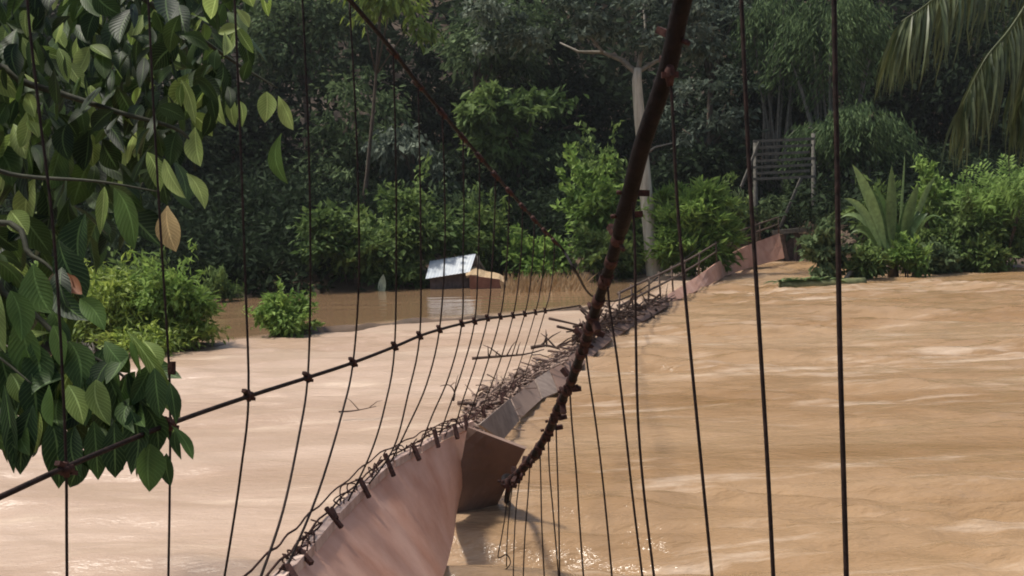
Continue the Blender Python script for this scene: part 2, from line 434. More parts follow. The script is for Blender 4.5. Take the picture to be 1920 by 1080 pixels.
def unit(v): return v/(np.linalg.norm(v, axis=-1, keepdims=True)+1e-9)
def crown_mb(seed, blobs, n_cl, per, cr, L, Wd, droop=.5, shell=.5, upright=0.0):
    """leaf clumps spread through several ellipsoids (cx,cy,cz,rx,ry,rz)"""
    r = np.random.RandomState(seed); mb = MB()
    vol = np.array([b[3]*b[5] for b in blobs]); vol = vol/vol.sum()
    cs = []
    for b, q in zip(blobs, vol):
        k = max(3, int(n_cl*q)); u = unit(r.normal(size=(k, 3)))
        rad = (shell + (1-shell)*r.rand(k, 1)**.6)*(0.75+.45*r.rand(k, 1))
        c = np.array(b[:3]) + u*rad*np.array(b[3:])
        cs.append(np.concatenate([c, u], 1))
    cs = np.concatenate(cs); K = len(cs)
    size = cr*(.55+.9*r.rand(K)); cnt = np.maximum(6, (per*(size/cr)**1.6).astype(int))
    idx = np.repeat(np.arange(K), cnt); n = len(idx)
    off = r.normal(size=(n, 3))*np.array([1, 1, .62])*size[idx][:, None]*.55
    C = cs[idx, :3] + off
    D = unit(off)*.8 + cs[idx, 3:]*.5 + r.normal(size=(n, 3))*.55
    D[:, 2] += -droop + upright
    N = r.normal(size=(n, 3))*.7 + np.array([0, 0, 1.0])
    cl_t = r.rand(K)
    tone = np.clip(.72*cl_t[idx] + .28*r.rand(n), 0, 1)**1.5
    mb.leaves(C, unit(D), unit(N), L*(.6+.8*r.rand(n)), Wd*(.6+.8*r.rand(n)), tone)
    return mb

def tree(name, label, px, py, rx, ry, d, mat, seed, L=.34, Wd=.17, n_cl=55, per=70, cr=None, droop=.5, group=None,
         trunk_px=None, trunk_r=.16, cat='tree', bark=None, nb=5, shell=.5, upright=0.):
    """a tree whose crown centre is seen at (px,py); radii in picture pixels at its depth d"""
    rr = random.Random(seed)
    c = P(px, py, d); k = d/FPX; RXm, RZ = rx*k, ry*k
    b = P(trunk_px if trunk_px is not None else px, py+ry, d)
    base = Vector((b.x, b.y + RXm*.1, gz(b.x, b.y))); base.z = max(base.z, -.3) - .05
    if c.z - RZ < base.z: base.z = min(base.z, c.z-RZ*.9)
    blobs = []
    for i in range(nb):
        a = rr.uniform(0, 6.283); q = rr.uniform(.25, .62)
        blobs.append((c.x + math.cos(a)*RXm*q, c.y + math.sin(a)*RXm*q, c.z + RZ*rr.uniform(-.55, .5),
                      RXm*rr.uniform(.42, .62), RXm*rr.uniform(.42, .62), RZ*rr.uniform(.38, .55)))
    t = empty(name, base); tag(t, label, cat, group)
    crown_mb(seed, blobs, n_cl, per, cr or max(.35, RXm*.24), L, Wd, droop, shell, upright).build('crown', mat, t, base)
    tb = MB(); top = Vector((c.x, c.y, c.z + RZ*.3))
    mid = base.lerp(top, .5) + Vector((rr.uniform(-.3, .3), rr.uniform(-.3, .3), 0))*min(1, RXm*.3)
    tb.tube([base, base.lerp(mid, .5)+Vector((.04, 0, 0)), mid, mid.lerp(top, .5), top], [trunk_r*1.25, trunk_r, trunk_r*.85, trunk_r*.6, trunk_r*.2], 9)
    for bl in blobs:
        e = Vector(bl[:3]); s = base.lerp(mid, .85) if e.z < mid.z+.5 else mid.lerp(top, .25)
        tb.tube([s, s.lerp(e, .5)+Vector((0, 0, -.05)), e], [trunk_r*.5, trunk_r*.35, trunk_r*.12], 6)
    tb.build('trunk', bark or M_bark, t, base)
    return t

def shrub(name, label, px, base_py, rx, h, d, mat, seed, L=.2, Wd=.09, n_cl=26, per=60, style='leafy', group=None, cat='shrub', z=None, droop=.35):
    k = d/FPX; b = P(px, base_py, d); Rm, H = rx*k, h*k
    base = Vector((b.x, b.y, b.z)); rr = random.Random(seed)
    t = empty(name, base); tag(t, label, cat, group)
    if style == 'leafy':
        blobs = []
        for i in range(6):
            a = rr.uniform(0, 6.283); q = rr.uniform(.2, .62)
            zz = rr.uniform(.28, .72)
            blobs.append((b.x+math.cos(a)*Rm*q, b.y+math.sin(a)*Rm*q*.8, b.z+H*zz, Rm*rr.uniform(.35, .55), Rm*rr.uniform(.35, .5), H*rr.uniform(.24, .34)))
        fm = crown_mb(seed, blobs, n_cl, per, max(.2, Rm*.26), L, Wd, droop, .35)
        r = np.random.RandomState(seed+500); C = []; D = []
        for i in range(16):
            a = r.rand()*6.283; ln = r.uniform(.85, 1.3); q = r.rand()
            p0 = np.array([b.x, b.y, b.z+H*.2]); p1 = p0 + np.array([math.cos(a)*Rm*ln*(1-.6*q), math.sin(a)*Rm*ln*(1-.6*q), H*(.25+.85*q)*ln*.85])
            for f in np.linspace(.5, 1, 12):
                c = p0 + (p1-p0)*f; c[2] += H*.16*math.sin(math.pi*f*.9)
                for z_ in range(2): C.append(c + r.normal(size=3)*L*.3); D.append(unit(p1-p0) + r.normal(size=3)*.6)
        C = np.array(C); k_ = len(C)
        fm.leaves(C, unit(np.array(D)), unit(r.normal(size=(k_, 3))*.6+np.array([0, 0, 1])), L*(.7+.7*r.rand(k_)), Wd*(.7+.7*r.rand(k_)), .3+.7*r.rand(k_))
        fm.build('foliage', mat, t, base)
    elif style == 'globe':
        crown_mb(seed, [(b.x, b.y, b.z+H*.48, Rm*.86, Rm*.8, H*.46), (b.x-Rm*.25, b.y-Rm*.1, b.z+H*.3, Rm*.6, Rm*.6, H*.3), (b.x+Rm*.3, b.y-Rm*.1, b.z+H*.32, Rm*.6, Rm*.6, H*.32)], n_cl, per, Rm*.22, L, Wd, droop, .6).build('foliage', mat, t, base)
    elif style == 'spiky':
        mb = MB(); r = np.random.RandomState(seed)
        for i in range(n_cl*per//8):
            u = unit(r.normal(size=3)); u[2] = abs(u[2]) if r.rand() < .75 else u[2]*.5
            q = (.55+.45*r.rand())
            p = Vector((b.x+u[0]*Rm*q*.86, b.y+u[1]*Rm*q*.86, b.z+H*.36+u[2]*H*.46*q))
            dr = Vector((u[0]*.5, u[1]*.5, .75+.5*u[2])) + Vector(r.normal(size=3))*.22
            ln = L*(.6+.8*r.rand())
            mb.blade(p, p+dr.normalized()*ln, Wd*(.7+.6*r.rand()), -.06*ln, seg=3, tone=r.rand(), face=tuple(r.normal(size=3)))
        mb.build('foliage', mat, t, base)
    elif style == 'frond':
        mb = MB(); r = np.random.RandomState(seed)
        for i in range(n_cl):
            a = r.rand()*6.283; lean = .15+.75*r.rand()
            p0 = Vector((b.x+r.normal()*Rm*.25, b.y+r.normal()*Rm*.2, b.z+H*.05))
            p1 = Vector((b.x+math.cos(a)*Rm*lean*1.1, b.y+math.sin(a)*Rm*lean*.9, b.z+H*(1.12-.55*lean)*(.75+.35*r.rand())))
            tn = r.rand()
            for s_ in np.linspace(.25, 1, 11):
                c = p0.lerp(p1, s_) + Vector((0, 0, 1))*H*.12*4*s_*(1-s_)
                ax = (p1-p0).normalized(); sd = ax.cross(Vector((r.normal()*.3, r.normal()*.3-1, .5))).normalized()
                for sg in (-1, 1):
                    ln = L*(1.15-.7*s_)*(.8+.4*r.rand())
                    e = c + (sd*sg*.75+ax*.65+Vector((0, 0, -.12))).normalized()*ln
                    mb.blade(c, e, Wd, .05*ln, seg=2, tone=min(1, max(0, tn*.6+.4*r.rand())), face=(0, -.5, 1))
        mb.build('foliage', mat, t, base)
    sb = MB()
    for i in range(5):
        a = rr.uniform(0, 6.283)
        e = Vector((b.x+math.cos(a)*Rm*.4, b.y+math.sin(a)*Rm*.3, b.z+H*.55))
        sb.tube([base+Vector((math.cos(a)*.05, math.sin(a)*.05, -.35)), base.lerp(e, .5)+Vector((0, 0, .05)), e], [.03, .022, .01], 5)
    sb.build('stem', M_bark, t, base)
    return t

# ------------------------------------------------------------------ far forest
FG = 'forest trees on the far bank'
def far_forest():
    r = np.random.RandomState(5); mb = MB(); n_cl = 1500
    X = r.uniform(-42, 46, n_cl); Y = r.uniform(54, 96, n_cl)
    Z = ground_z(X, Y) + r.uniform(0, 9, n_cl)
    idx = np.repeat(np.arange(n_cl), 36); n = len(idx)
    off = r.normal(size=(n, 3))*np.array([1.5, 1.2, 1.1])
    C = np.stack([X, Y, Z], 1)[idx] + off
    D = unit(off + r.normal(size=(n, 3))*.8 + np.array([0, 0, -.4]))
    N = unit(r.normal(size=(n, 3))*.7 + np.array([0, 0, 1]))
    mb.leaves(C, D, N, .75*(.6+.8*r.rand(n)), .4*(.6+.8*r.rand(n)), (.5*r.rand(n_cl)[idx]+.5*r.rand(n)))
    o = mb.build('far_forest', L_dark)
    mb = MB(); n_cl = 3200                               # undergrowth right along the far bank
    X = r.uniform(-26, 28, n_cl); q = r.rand(n_cl)
    Y = np.interp(X, BX, BY) + np.where(X < -6, .1, 3.5) + 19*q**1.3; Z = ground_z(X, Y) + r.uniform(0, 1, n_cl)*(.7+2.6*q)
    ok = ~((np.abs(X-8.6) < 1.6) & (Y < 43)) & ~((np.abs(X+1.8) < 1.6) & (Y < 37.5)); X, Y, Z = X[ok], Y[ok], Z[ok]; n_cl = len(X)
    idx = np.repeat(np.arange(n_cl), 40); n = len(idx)
    off = r.normal(size=(n, 3))*np.array([.55, .5, .35])
    D2 = unit(off + r.normal(size=(n, 3))*.6 + np.array([0, 0, .2])); N2 = unit(r.normal(size=(n, 3))*.7 + np.array([0, 0, 1]))
    mb.leaves(np.stack([X, Y, Z], 1)[idx]+off, D2, N2, .34*(.6+.8*r.rand(n)), .14*(.6+.8*r.rand(n)), (.5*r.rand(n_cl)[idx]+.5*r.rand(n)))
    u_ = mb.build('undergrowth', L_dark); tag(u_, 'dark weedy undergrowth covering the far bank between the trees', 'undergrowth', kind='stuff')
    tag(o, 'dark mass of forest covering the hillside behind all other trees', 'forest', kind='stuff')
far_forest()

# (label, px, py, rx, ry, depth, material, seed, kwargs)
TREES = [
 ('tall dark tree with drooping grey green leaves left of the descending bridge cable', 655, 250, 120, 190, 45, L_mid, 1, dict(L=.36, Wd=.15, droop=.9)),
 ('tree hung with pale silvery leaves above the tin roofed hut', 775, 290, 85, 100, 43, L_pale, 2, dict(L=.34, Wd=.15, droop=1.2, per=46, n_cl=34)),
 ('yellow green tree top lit by sun at the upper end of the cable', 722, -10, 95, 140, 38, L_yg, 3, dict(L=.42, Wd=.15, droop=1.0, n_cl=26, per=46, trunk_r=.07, trunk_px=655)),
 ('grey green spreading tree crown at the top, left of the bare pale trunk', 890, 70, 150, 90, 48, L_mid, 4, dict(L=.34, Wd=.17)),
 ('mid green small tree half way up behind the cable, with large leaves', 965, 235, 100, 70, 44, L_bush, 5, dict(L=.45, Wd=.2, n_cl=36)),
 ('dark blue green tree of feathery boughs in the middle behind the bushes', 1000, 320, 110, 80, 46, L_mid, 6, dict(L=.5, Wd=.12, droop=.7)),
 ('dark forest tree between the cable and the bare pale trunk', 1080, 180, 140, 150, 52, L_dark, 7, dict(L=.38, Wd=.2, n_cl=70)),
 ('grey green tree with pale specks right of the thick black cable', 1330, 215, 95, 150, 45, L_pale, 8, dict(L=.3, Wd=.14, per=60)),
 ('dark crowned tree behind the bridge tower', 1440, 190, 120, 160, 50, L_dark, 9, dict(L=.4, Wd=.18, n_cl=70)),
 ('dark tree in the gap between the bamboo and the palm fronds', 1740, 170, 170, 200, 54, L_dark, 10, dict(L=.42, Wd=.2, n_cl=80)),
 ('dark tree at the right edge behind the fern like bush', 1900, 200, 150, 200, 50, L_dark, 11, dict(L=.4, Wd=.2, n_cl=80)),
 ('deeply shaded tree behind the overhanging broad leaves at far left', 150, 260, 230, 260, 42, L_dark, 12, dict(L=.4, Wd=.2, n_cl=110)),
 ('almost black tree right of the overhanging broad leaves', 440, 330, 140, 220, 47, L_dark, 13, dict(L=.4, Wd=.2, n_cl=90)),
 ('tall leafy tree at the top between two left hangers', 560, 60, 120, 120, 50, L_mid, 14, dict(L=.36, Wd=.16)),
 ('shaded tree low behind the hut and its bushes', 850, 400, 130, 110, 46, L_dark, 15, dict(L=.36, Wd=.18, n_cl=60)),
 ('shaded tree behind the round spiky bush', 1290, 350, 130, 90, 46, L_dark, 16, dict(L=.36, Wd=.18, n_cl=60)),
 ('grey leaved tall tree at the top right of the thick cable', 1340, 20, 120, 90, 48, L_pale, 17, dict(L=.32, Wd=.15)),
 ('dark tree at the top between the yellow green and the grey green crowns', 800, 170, 110, 110, 54, L_dark, 18, dict(L=.38, Wd=.18, n_cl=60)),
]
for lab, px, py, rx, ry, d, m, sd, kw in TREES:
    tree('forest_tree', lab, px, py, rx, ry, d, m, sd, group=FG, **kw)

# bamboo: feathery drooping clumps
def bamboo(label, px, py, rx, ry, d, seed, n=70):
    k = d/FPX; r = np.random.RandomState(seed); b = P(px, py+ry, d); base = Vector((b.x, b.y, gz(b.x, b.y)-.05))
    t = empty('bamboo_clump', base); tag(t, label, 'bamboo', 'bamboo clumps on the far bank')
    st = MB(); lf = MB(); C = []; D = []
    for i in range(n):
        a = r.rand()*6.283; q = r.rand()**.5
        top = P(px + math.cos(a)*rx*q, py - ry + abs(math.cos(a)*q)*ry*.5 + r.rand()*ry*.5, d) + Vector((0, math.sin(a)*rx*k*q, 0))
        p0 = base + Vector((r.normal()*.25, r.normal()*.25, 0))
        apex = p0.lerp(top, .7) + Vector((0, 0, (top.z-p0.z)*.32))
        pts = [p0*(1-s)**2 + apex*(2*s*(1-s)) + top*s*s for s in [q3/8 for q3 in range(9)]]
        end = pts[-1] + Vector((math.cos(a)*rx*k*.25, math.sin(a)*rx*k*.2, -ry*k*.55))
        pts += [pts[-1].lerp(end, .5) + Vector((0, 0, .15)), end]
        if i < 16: st.tube(pts, [.045]*5+[.03, .02, .015, .01, .006, .004], 5)
        for s in range(3, len(pts)-1):
            for q2 in range(9):
                p = pts[s].lerp(pts[s+1], r.rand()); C.append(tuple(p + Vector(r.normal(size=3))*.13)); D.append((math.cos(a)*.5+r.normal()*.4, math.sin(a)*.5+r.normal()*.4, -.9))
    C = np.array(C); D = np.array(D); nn = len(C)
    lf.leaves(C, unit(D), unit(r.normal(size=(nn, 3))), .34*(.6+.8*r.rand(nn)), .07, r.rand(nn))
    lf.build('crown', L_bamboo, t, base); st.build('stem', M_grey, t, base)
bamboo('feathery bamboo clump right of the bridge tower reaching the picture top', 1560, 110, 110, 130, 44, 31, 110)
bamboo('smaller bamboo clump with drooping tips above the bridge tower', 1450, 90, 70, 110, 46, 32, 70)
bamboo('low weeping bamboo arching over just behind the slatted bridge tower', 1600, 285, 110, 85, 42, 33, 110)

# the bare pale tree in front of the forest
def pale_tree():
    d = 34.0; base = P(1228, 560, d)
    t = empty('pale_tree', base); tag(t, 'tree with a bare whitish trunk rising from the flood behind the thick cable', 'tree')
    tr = MB()
    tr.tube([P(1230, 575, d), P(1226, 520, d), P(1219, 440, d), P(1211, 360, d), P(1206, 290, d), P(1199, 220, d), P(1194, 150, d), P(1196, 128, d)],
            [.27, .235, .215, .20, .175, .17, .15, .12], 12)
    tr.build('trunk', M_pale, t, base)
    for pts, r0 in (([(1195, 138), (1165, 112), (1130, 98), (1085, 97), (1050, 80)], .10), ([(1196, 132), (1202, 95), (1210, 50), (1205, 0)], .09),
                    ([(1196, 135), (1230, 115), (1275, 100), (1320, 60)], .08), ([(1208, 290), (1228, 276), (1262, 268)], .05), ([(1130, 98), (1100, 60), (1060, 20)], .05)):
        MB().tube([P(x, y, d + .3*i) for i, (x, y) in enumerate(pts)], [r0*(1-.75*i/(len(pts)-1)) for i in range(len(pts))], 7).build('limb', M_limb, t, base)
    bl = []
    for x, y in ((910, 20), (980, 50), (1050, 15), (1120, 45), (1190, 10), (1250, 40), (1310, 10), (1100, -60), (980, -50), (1220, -60), (940, 80), (1000, 70), (1290, 60), (1330, 90), (1150, 60), (1080, 60), (1230, 75)):
        c = P(x, y, d); bl.append((c.x, c.y, c.z, .75, .8, .42))
    crown_mb(77, bl, 130, 34, .42, .24, .12, .6, .2).build('crown', L_pale, t, base)
pale_tree()

# shrubs along the banks
SG = 'shrubs along the flooded banks'
def ds(px, py): return depth_at(px, py, 0.0)
shrub('bank_shrub', 'round bright green spiky bush right of the pale trunk', 1298, 505, 86, 175, 34.0, L_bright, 41, .36, .08, 150, 60, 'globe', SG, droop=-.25)
shrub('bank_shrub', 'leafy green bush left of the thick cable in front of dark trees', 1105, 505, 78, 200, 35.5, L_bright, 42, .26, .14, 36, 80, 'leafy', SG)
shrub('bank_shrub', 'upper green bush just above and behind the leafy one at the cable', 1130, 420, 62, 150, 37, L_bush, 43, .24, .12, 28, 60, 'leafy', SG)
shrub('bank_shrub', 'pale topped bush standing right behind the tin roofed hut', 932, 528, 84, 140, 36, L_bush, 44, .26, .12, 52, 80, 'leafy', SG)
shrub('bank_shrub', 'low vivid green bush at the water right of the hut', 1005, 532, 80, 90, 35.5, L_bright, 45, .24, .13, 40, 70, 'leafy', SG)
shrub('bank_shrub', 'large bush left of and above the tin roofed hut', 748, 524, 130, 160, 35, L_bush, 46, .28, .13, 70, 80, 'leafy', SG)
shrub('bank_shrub', 'dull green bush at the far left end behind the slack water', 660, 548, 95, 150, 33.8, L_bush, 47, .28, .13, 60, 70, 'leafy', SG)
shrub('bank_shrub', 'small grassy bush at the left foot of the hut', 755, 548, 60, 55, 33.6, L_bush, 48, .22, .07, 26, 50, 'leafy', SG)
shrub('bank_shrub', 'brownish low bush under the thick cable beside the dry reeds', 1130, 535, 76, 115, 34.0, L_bush, 49, .22, .1, 36, 60, 'leafy', SG)
shrub('island_shrub', 'lone clump of bright leaves in the slack water between two hangers', 535, 634, 64, 84, 21.9, L_bright, 50, .15, .06, 34, 80, 'leafy', SG)
shrub('bank_shrub', 'bright yellow green bush on the left spit beside the hanging leaves', 325, 658, 82, 150, 20.6, L_bright, 51, .17, .055, 60, 100, 'leafy', SG)
shrub('bank_shrub', 'yellow green leafy bush on the left spit partly behind the hanging leaves', 200, 662, 105, 150, 20.8, L_yg, 52, .18, .055, 64, 100, 'leafy', SG)
shrub('bank_shrub', 'low spreading yellow green weeds along the muddy edge of the left spit', 300, 668, 120, 60, 20.2, L_yg, 72, .16, .05, 60, 60, 'leafy', SG)
shrub('bank_shrub', 'yellow green bush at the left picture edge seen between the hanging leaves', 70, 660, 100, 150, 21.0, L_bright, 73, .18, .06, 60, 80, 'leafy', SG)
shrub('bank_shrub', 'darker tall weeds behind the bright bushes of the left spit', 265, 620, 95, 120, 23.5, L_bush, 53, .2, .06, 36, 70, 'leafy', SG)
shrub('bank_shrub', 'small weeds at the left end of the slack water', 415, 568, 34, 50, 31, L_bush, 54, .2, .05, 14, 40, 'leafy', SG)
shrub('bank_shrub', 'dark leafy bush at the water just right of the bridge landing', 1548, 528, 40, 100, 31.0, L_mid, 55, .24, .15, 28, 70, 'leafy', SG)
shrub('bank_shrub', 'wide dark green bush between the strap leaved plant and the ferns', 1790, 512, 90, 135, 33, L_bush, 56, .2, .1, 50, 80, 'leafy', SG)
shrub('bank_shrub', 'low round light green bush under the strap leaved plant', 1705, 520, 45, 62, 31, L_bright, 57, .2, .09, 24, 60, 'leafy', SG)
shrub('bank_shrub', 'dark undergrowth at the foot of the ferns on the right edge', 1890, 506, 75, 115, 33, L_bush, 58, .2, .08, 44, 70, 'leafy', SG)
shrub('fern_bush', 'tall bright green fern like bush at the right edge of the bank', 1885, 460, 110, 165, 32.6, L_bright, 59, .42, .075, 60, 50, 'frond', SG)
shrub('bank_shrub', 'thin upright yellowish shrub between the strap leaves and the ferns', 1738, 430, 22, 105, 33.5, L_bright, 60, .24, .08, 14, 36, 'leafy', SG)
shrub('bank_shrub', 'shadowy weeds under the bridge tower beam', 1410, 455, 45, 80, 41, L_mid, 61, .3, .1, 20, 50, 'leafy', SG)

for px_, by_, rx_, h_, d_, mt_, sd_, lab_ in (
    (1625, 522, 34, 52, 30.8, L_bush, 62, 'low weeds among the stranded logs left of the strap leaved plant'),
    (1645, 470, 60, 110, 34.5, L_bush, 63, 'leafy shrub just behind the strap leaved plant'),
    (1765, 515, 40, 50, 32.0, L_mid, 64, 'small dull tuft at the water right of the round light green bush'),
    (1840, 506, 45, 55, 32.4, L_bush, 65, 'small tuft at the water line below the ferns'),
    (1770, 440, 60, 90, 35.0, L_bright, 66, 'light green shrub between the thin yellowish shrub and the ferns'),
    (1490, 430, 60, 70, 43.0, L_mid, 67, 'shaded shrub seen through the legs of the bridge tower'),
    (1345, 470, 60, 120, 37.5, L_bush, 68, 'shrub filling the gap between the spiky bush and the bridge tower'),
    (1190, 520, 55, 130, 36.0, L_bush, 69, 'dense shrub directly behind the pale trunk'),
    (860, 480, 70, 110, 40.0, L_mid, 70, 'dull shrub rising behind the ridge of the tin roof'),
    (600, 540, 70, 90, 36.0, L_dark, 71, 'very dark shrub at the back of the slack water left of all the hut bushes')):
    shrub('bank_shrub', lab_, px_, by_, rx_, h_, d_, mt_, sd_, .24, .11, 36, 60, 'leafy', SG)

def strap_plant():
    d = 31.5; base = P(1675, 500, d); t = empty('strap_leaved_plant', base)
    tag(t, 'large plant with long broad strap leaves arching from one root on the right bank', 'plant')
    r = random.Random(4)
    for (bx, by, tx, ty, wpx, sag, tn) in ((1662, 470, 1598, 308, 24, .12, .95), (1655, 475, 1582, 372, 20, .2, .9), (1655, 480, 1572, 412, 18, .3, .75),
        (1652, 485, 1588, 448, 16, .3, .6), (1672, 468, 1672, 310, 20, .05, .55), (1684, 460, 1697, 282, 8, 0, 1.), (1690, 470, 1722, 345, 20, .1, .5), (1700, 470, 1756, 330, 16, .2, .6),
        (1680, 480, 1640, 350, 20, .15, .15), (1668, 480, 1622, 345, 20, .2, .3), (1700, 480, 1775, 420, 16, .35, .3), (1690, 480, 1702, 375, 20, .05, .1), (1660, 490, 1606, 480, 14, .25, .3),
        (1690, 485, 1660, 390, 20, .1, .0), (1700, 490, 1740, 400, 18, .2, .1), (1672, 490, 1630, 420, 16, .15, .05), (1712, 490, 1722, 395, 18, .1, .2), (1650, 492, 1604, 425, 12, .2, .7)):
        p0 = P(bx, by, d + r.uniform(-.3, .3)); p1 = P(tx, ty, d + r.uniform(-1.0, .8))
        MB().blade(p0, p1, wpx*d/FPX*.95, sag*1.8, seg=10, tone=tn, face=(r.uniform(-.7, .9), -.75, .5), fold=.3).build('leaf', L_blade, t, base)
    MB().tube([P(1675, 520, d), P(1674, 490, d), P(1677, 455, d)], [.16, .15, .1], 9).build('stem', M_bark, t, base)
strap_plant()

def reeds():
    mb = MB(); r = np.random.RandomState(8)
    for i in range(420):
        px = r.uniform(945, 1090); d = r.uniform(30, 33.2); b = W(px, 545, 0); p = Vector((b.x*d/max(b.y, 1), d, -.2))
        h = .35+.35*r.rand(); mb.blade(p, p+Vector((r.normal()*.14+.1, r.normal()*.12, h)), .03, .03, seg=3, tone=r.rand(), face=(0, -1, .3))
    m = leafmat('dry_reed', (.34, .21, .09), (.52, .36, .20), .2, .7)
    tag(mb.build('dry_reeds', m), 'strip of dry orange reeds standing in the slack water right of the hut', 'reeds', kind='stuff')
reeds()

# ------------------------------------------------------------------ the drowned hut
def hut():
    d = 33.0; base = P(850, 535, d); t = empty('drowned_hut', base)
    tag(t, 'small drowned hut with a pale tin roof showing above the flood', 'hut')
    back = Vector((.25, 1.3, -.55))
    tl, tr_, br, bl = P(806, 491, d+.5), P(892, 477, d+.5), P(881, 510, d-.35), P(798, 523, d-.35)
    def corr(a, b, c, e):
        g = []
        for j in range(41):
            s = j/40; off = Vector((0, -.004, .005))*math.sin(s*math.pi*2*13)
            g.append([a.lerp(b, s)+off, (a.lerp(b, s)).lerp(e.lerp(c, s), .5)+off, e.lerp(c, s)+off])
        return g
    MB().slab(corr(tl, tr_, br, bl), .012).build('roof', M_tin, t, base)
    MB().slab(corr(tl+Vector((0, .02, .02)), tr_+Vector((0, .02, .02)), tr_+back, tl+back), .012).build('roof', M_tin, t, base)
    wl, wr = bl.lerp(br, .10)+Vector((0, .25, .02)), bl.lerp(br, .97)+Vector((0, .25, .02))
    dn = Vector((0, 0, -.9))
    for a, b in ((wl, wr), (wl, wl+Vector((.1, 1.2, 0))), (wr, wr+Vector((.1, 1.2, 0)))):
        MB().slab([[a, a+dn], [b, b+dn]], .05).build('wall', M_dwood, t, base)
    g = [tr_+Vector((-.05, -.03, -.05)), tr_+back+Vector((-.1, 0, 0)), wr+Vector((0, 0, .0))]
    gm = MB(); q = Vector((.04, 0, 0)); gm.add([tuple(x) for x in g]+[tuple(x+q) for x in g], [(0, 1, 2), (5, 4, 3), (0, 3, 4, 1), (1, 4, 5, 2), (2, 5, 3, 0)]); gm.build('gable', M_dwood, t, base)
    MB().tube([P(897, 480, d+.2), P(896, 535, d+.2)], .035, 6).build('post', M_grey, t, base)
    # sagging thatched lean-to
    th = []
    for i in range(9):
        s = i/8; row = []
        for j in range(6):
            v = j/5
            x = 874 + 70*s; y = 502 + 19*s**1.7 - 2*math.sin(s*9) + v*(17-6*s)
            row.append(P(x, y, d + .55 - 1.1*v + .03*math.sin(i*3+j*5)) + Vector((0, 0, .06*math.sin(v*3.14))))
        th.append(row)
    MB().slab(th, .07).build('thatch_roof', M_thatch, t, base)
    a, b = P(880, 516, d-.75), P(938, 524, d-.75)
    MB().slab([[a, a+Vector((0, 0, -.6))], [b, b+Vector((0, 0, -.6))]], .04).build('board_wall', M_redw, t, base)
hut()

def banana_stalk():
    d = 33.0; b = P(716, 552, d); t = empty('pale_plant', b); tag(t, 'pale green torn leaf standing upright in the slack water left of the hut', 'plant')
    MB().blade(P(715, 556, d), P(719, 514, d), .30, .0, seg=7, tone=1, face=(-.35, -.7, .6)).build('leaf', leafmat('bleached_leaf', (.45, .48, .28), (.62, .64, .42), .3, .5), t, b)
    MB().tube([P(714, 566, d), P(716, 545, d)], .03, 6).build('stem', M_pale, t, b)
banana_stalk()

# ------------------------------------------------------------------ the wrecked suspension bridge
B = empty('suspension_footbridge', (0, 0, 0))
tag(B, 'wrecked suspension footbridge twisted over by the brown flood, from the camera to the far bank', 'footbridge')
def smooth(pts, n=8):
    pts = [Vector(p) for p in pts]; o = []
    for i in range(len(pts)-1):
        p0, p1, p2, p3 = pts[max(i-1, 0)], pts[i], pts[i+1], pts[min(i+2, len(pts)-1)]
        for k in range(n):
            t = k/n
            o.append(.5*((2*p1)+(p2-p0)*t+(2*p0-5*p1+4*p2-p3)*t*t+(3*p1-p0-3*p2+p3)*t**3))
    return o + [pts[-1]]
def LD(x): return .62*7155/(1450-x)          # depth of the left cable plane at picture column x
def strands(mb, pts, r, k, twist, sides=6):
    """k strands laid round a centre line"""
    L_ = 0.0
    for s in range(k):
        q = []; L_ = 0
        for i, p in enumerate(pts):
            t = (pts[min(i+1, len(pts)-1)]-pts[max(i-1, 0)]).normalized()
            if i: L_ += (p-pts[i-1]).length
            a = t.cross(Vector((0.3, 0.2, 1))).normalized(); b = t.cross(a)
            an = 2*math.pi*s/k + L_*twist
            q.append(p + (a*math.cos(an)+b*math.sin(an))*r*.55)
        mb.tube(q, r*.50, sides)
    return mb

# left main cable: down from the near tower, past the hangers, to the far tower
cl = [P(-250, -900, LD(-250)), P(200, -480, LD(200)), P(450, -215, LD(450)), P(600, -62, LD(600))] + [P(x, y, LD(x)) for x, y in ((680, 28), (735, 93), (785, 158), (850, 236), (900, 294), (960, 364), (1010, 420), (1055, 468))]
cl_far = [P(1080, 510, 10.8), P(1112, 556, 14), P(1160, 563, 18), (P(1210, 538, 23)), P(1250, 507, 27), P(1300, 472, 32), P(1350, 420, 37), P(1392, 350, 40), P(1418, 282, 41.2)]
clp = smooth(cl + cl_far, 8)
mb = MB(); mb.tube(clp, .013, 8); mb.build('main_cable', M_cable, B)

# right main cable: a thick bundle sagging almost to the water, then under it
cr_px = [(1640, -820, 2.75), (1480, -420, 3.1), (1370, -190, 3.45), (1290, -30, 3.75), (1252, 128, 3.95), (1205, 270, 4.15), (1178, 375, 4.35), (1146, 490, 4.65), (1115, 585, 4.95), (1096, 645, 5.25), (1072, 712, 5.6),
         (1048, 762, 5.95), (1028, 810, 6.3), (1002, 852, 6.65), (975, 884, 6.95), (952, 904, 7.2), (945, 905, 7.7), (955, 895, 8.4)]
crp = smooth([P(*q) for q in cr_px] + [Vector((.15, 10.5, -.35)), Vector((2.5, 18, -.5)), Vector((8.6, 38, -.4)), P(1466, 425, 40.2), P(1500, 335, 40.6)], 8)
mb = MB(); mb.tube(crp, [float(np.interp(p.y, [3.4, 4.3, 4.8, 6.9, 8], [.031, .030, .022, .024, .024]))*(1+.03*math.sin(i*1.3)) for i, p in enumerate(crp)], 12)
c = mb.build('main_cable', M_cable, B); c['label'] = 'thick dark cable bundle sagging low towards the water'
nb_ = [i for i, p in enumerate(crp) if 3.3 < p.y < 7.3]
rr = random.Random(3)
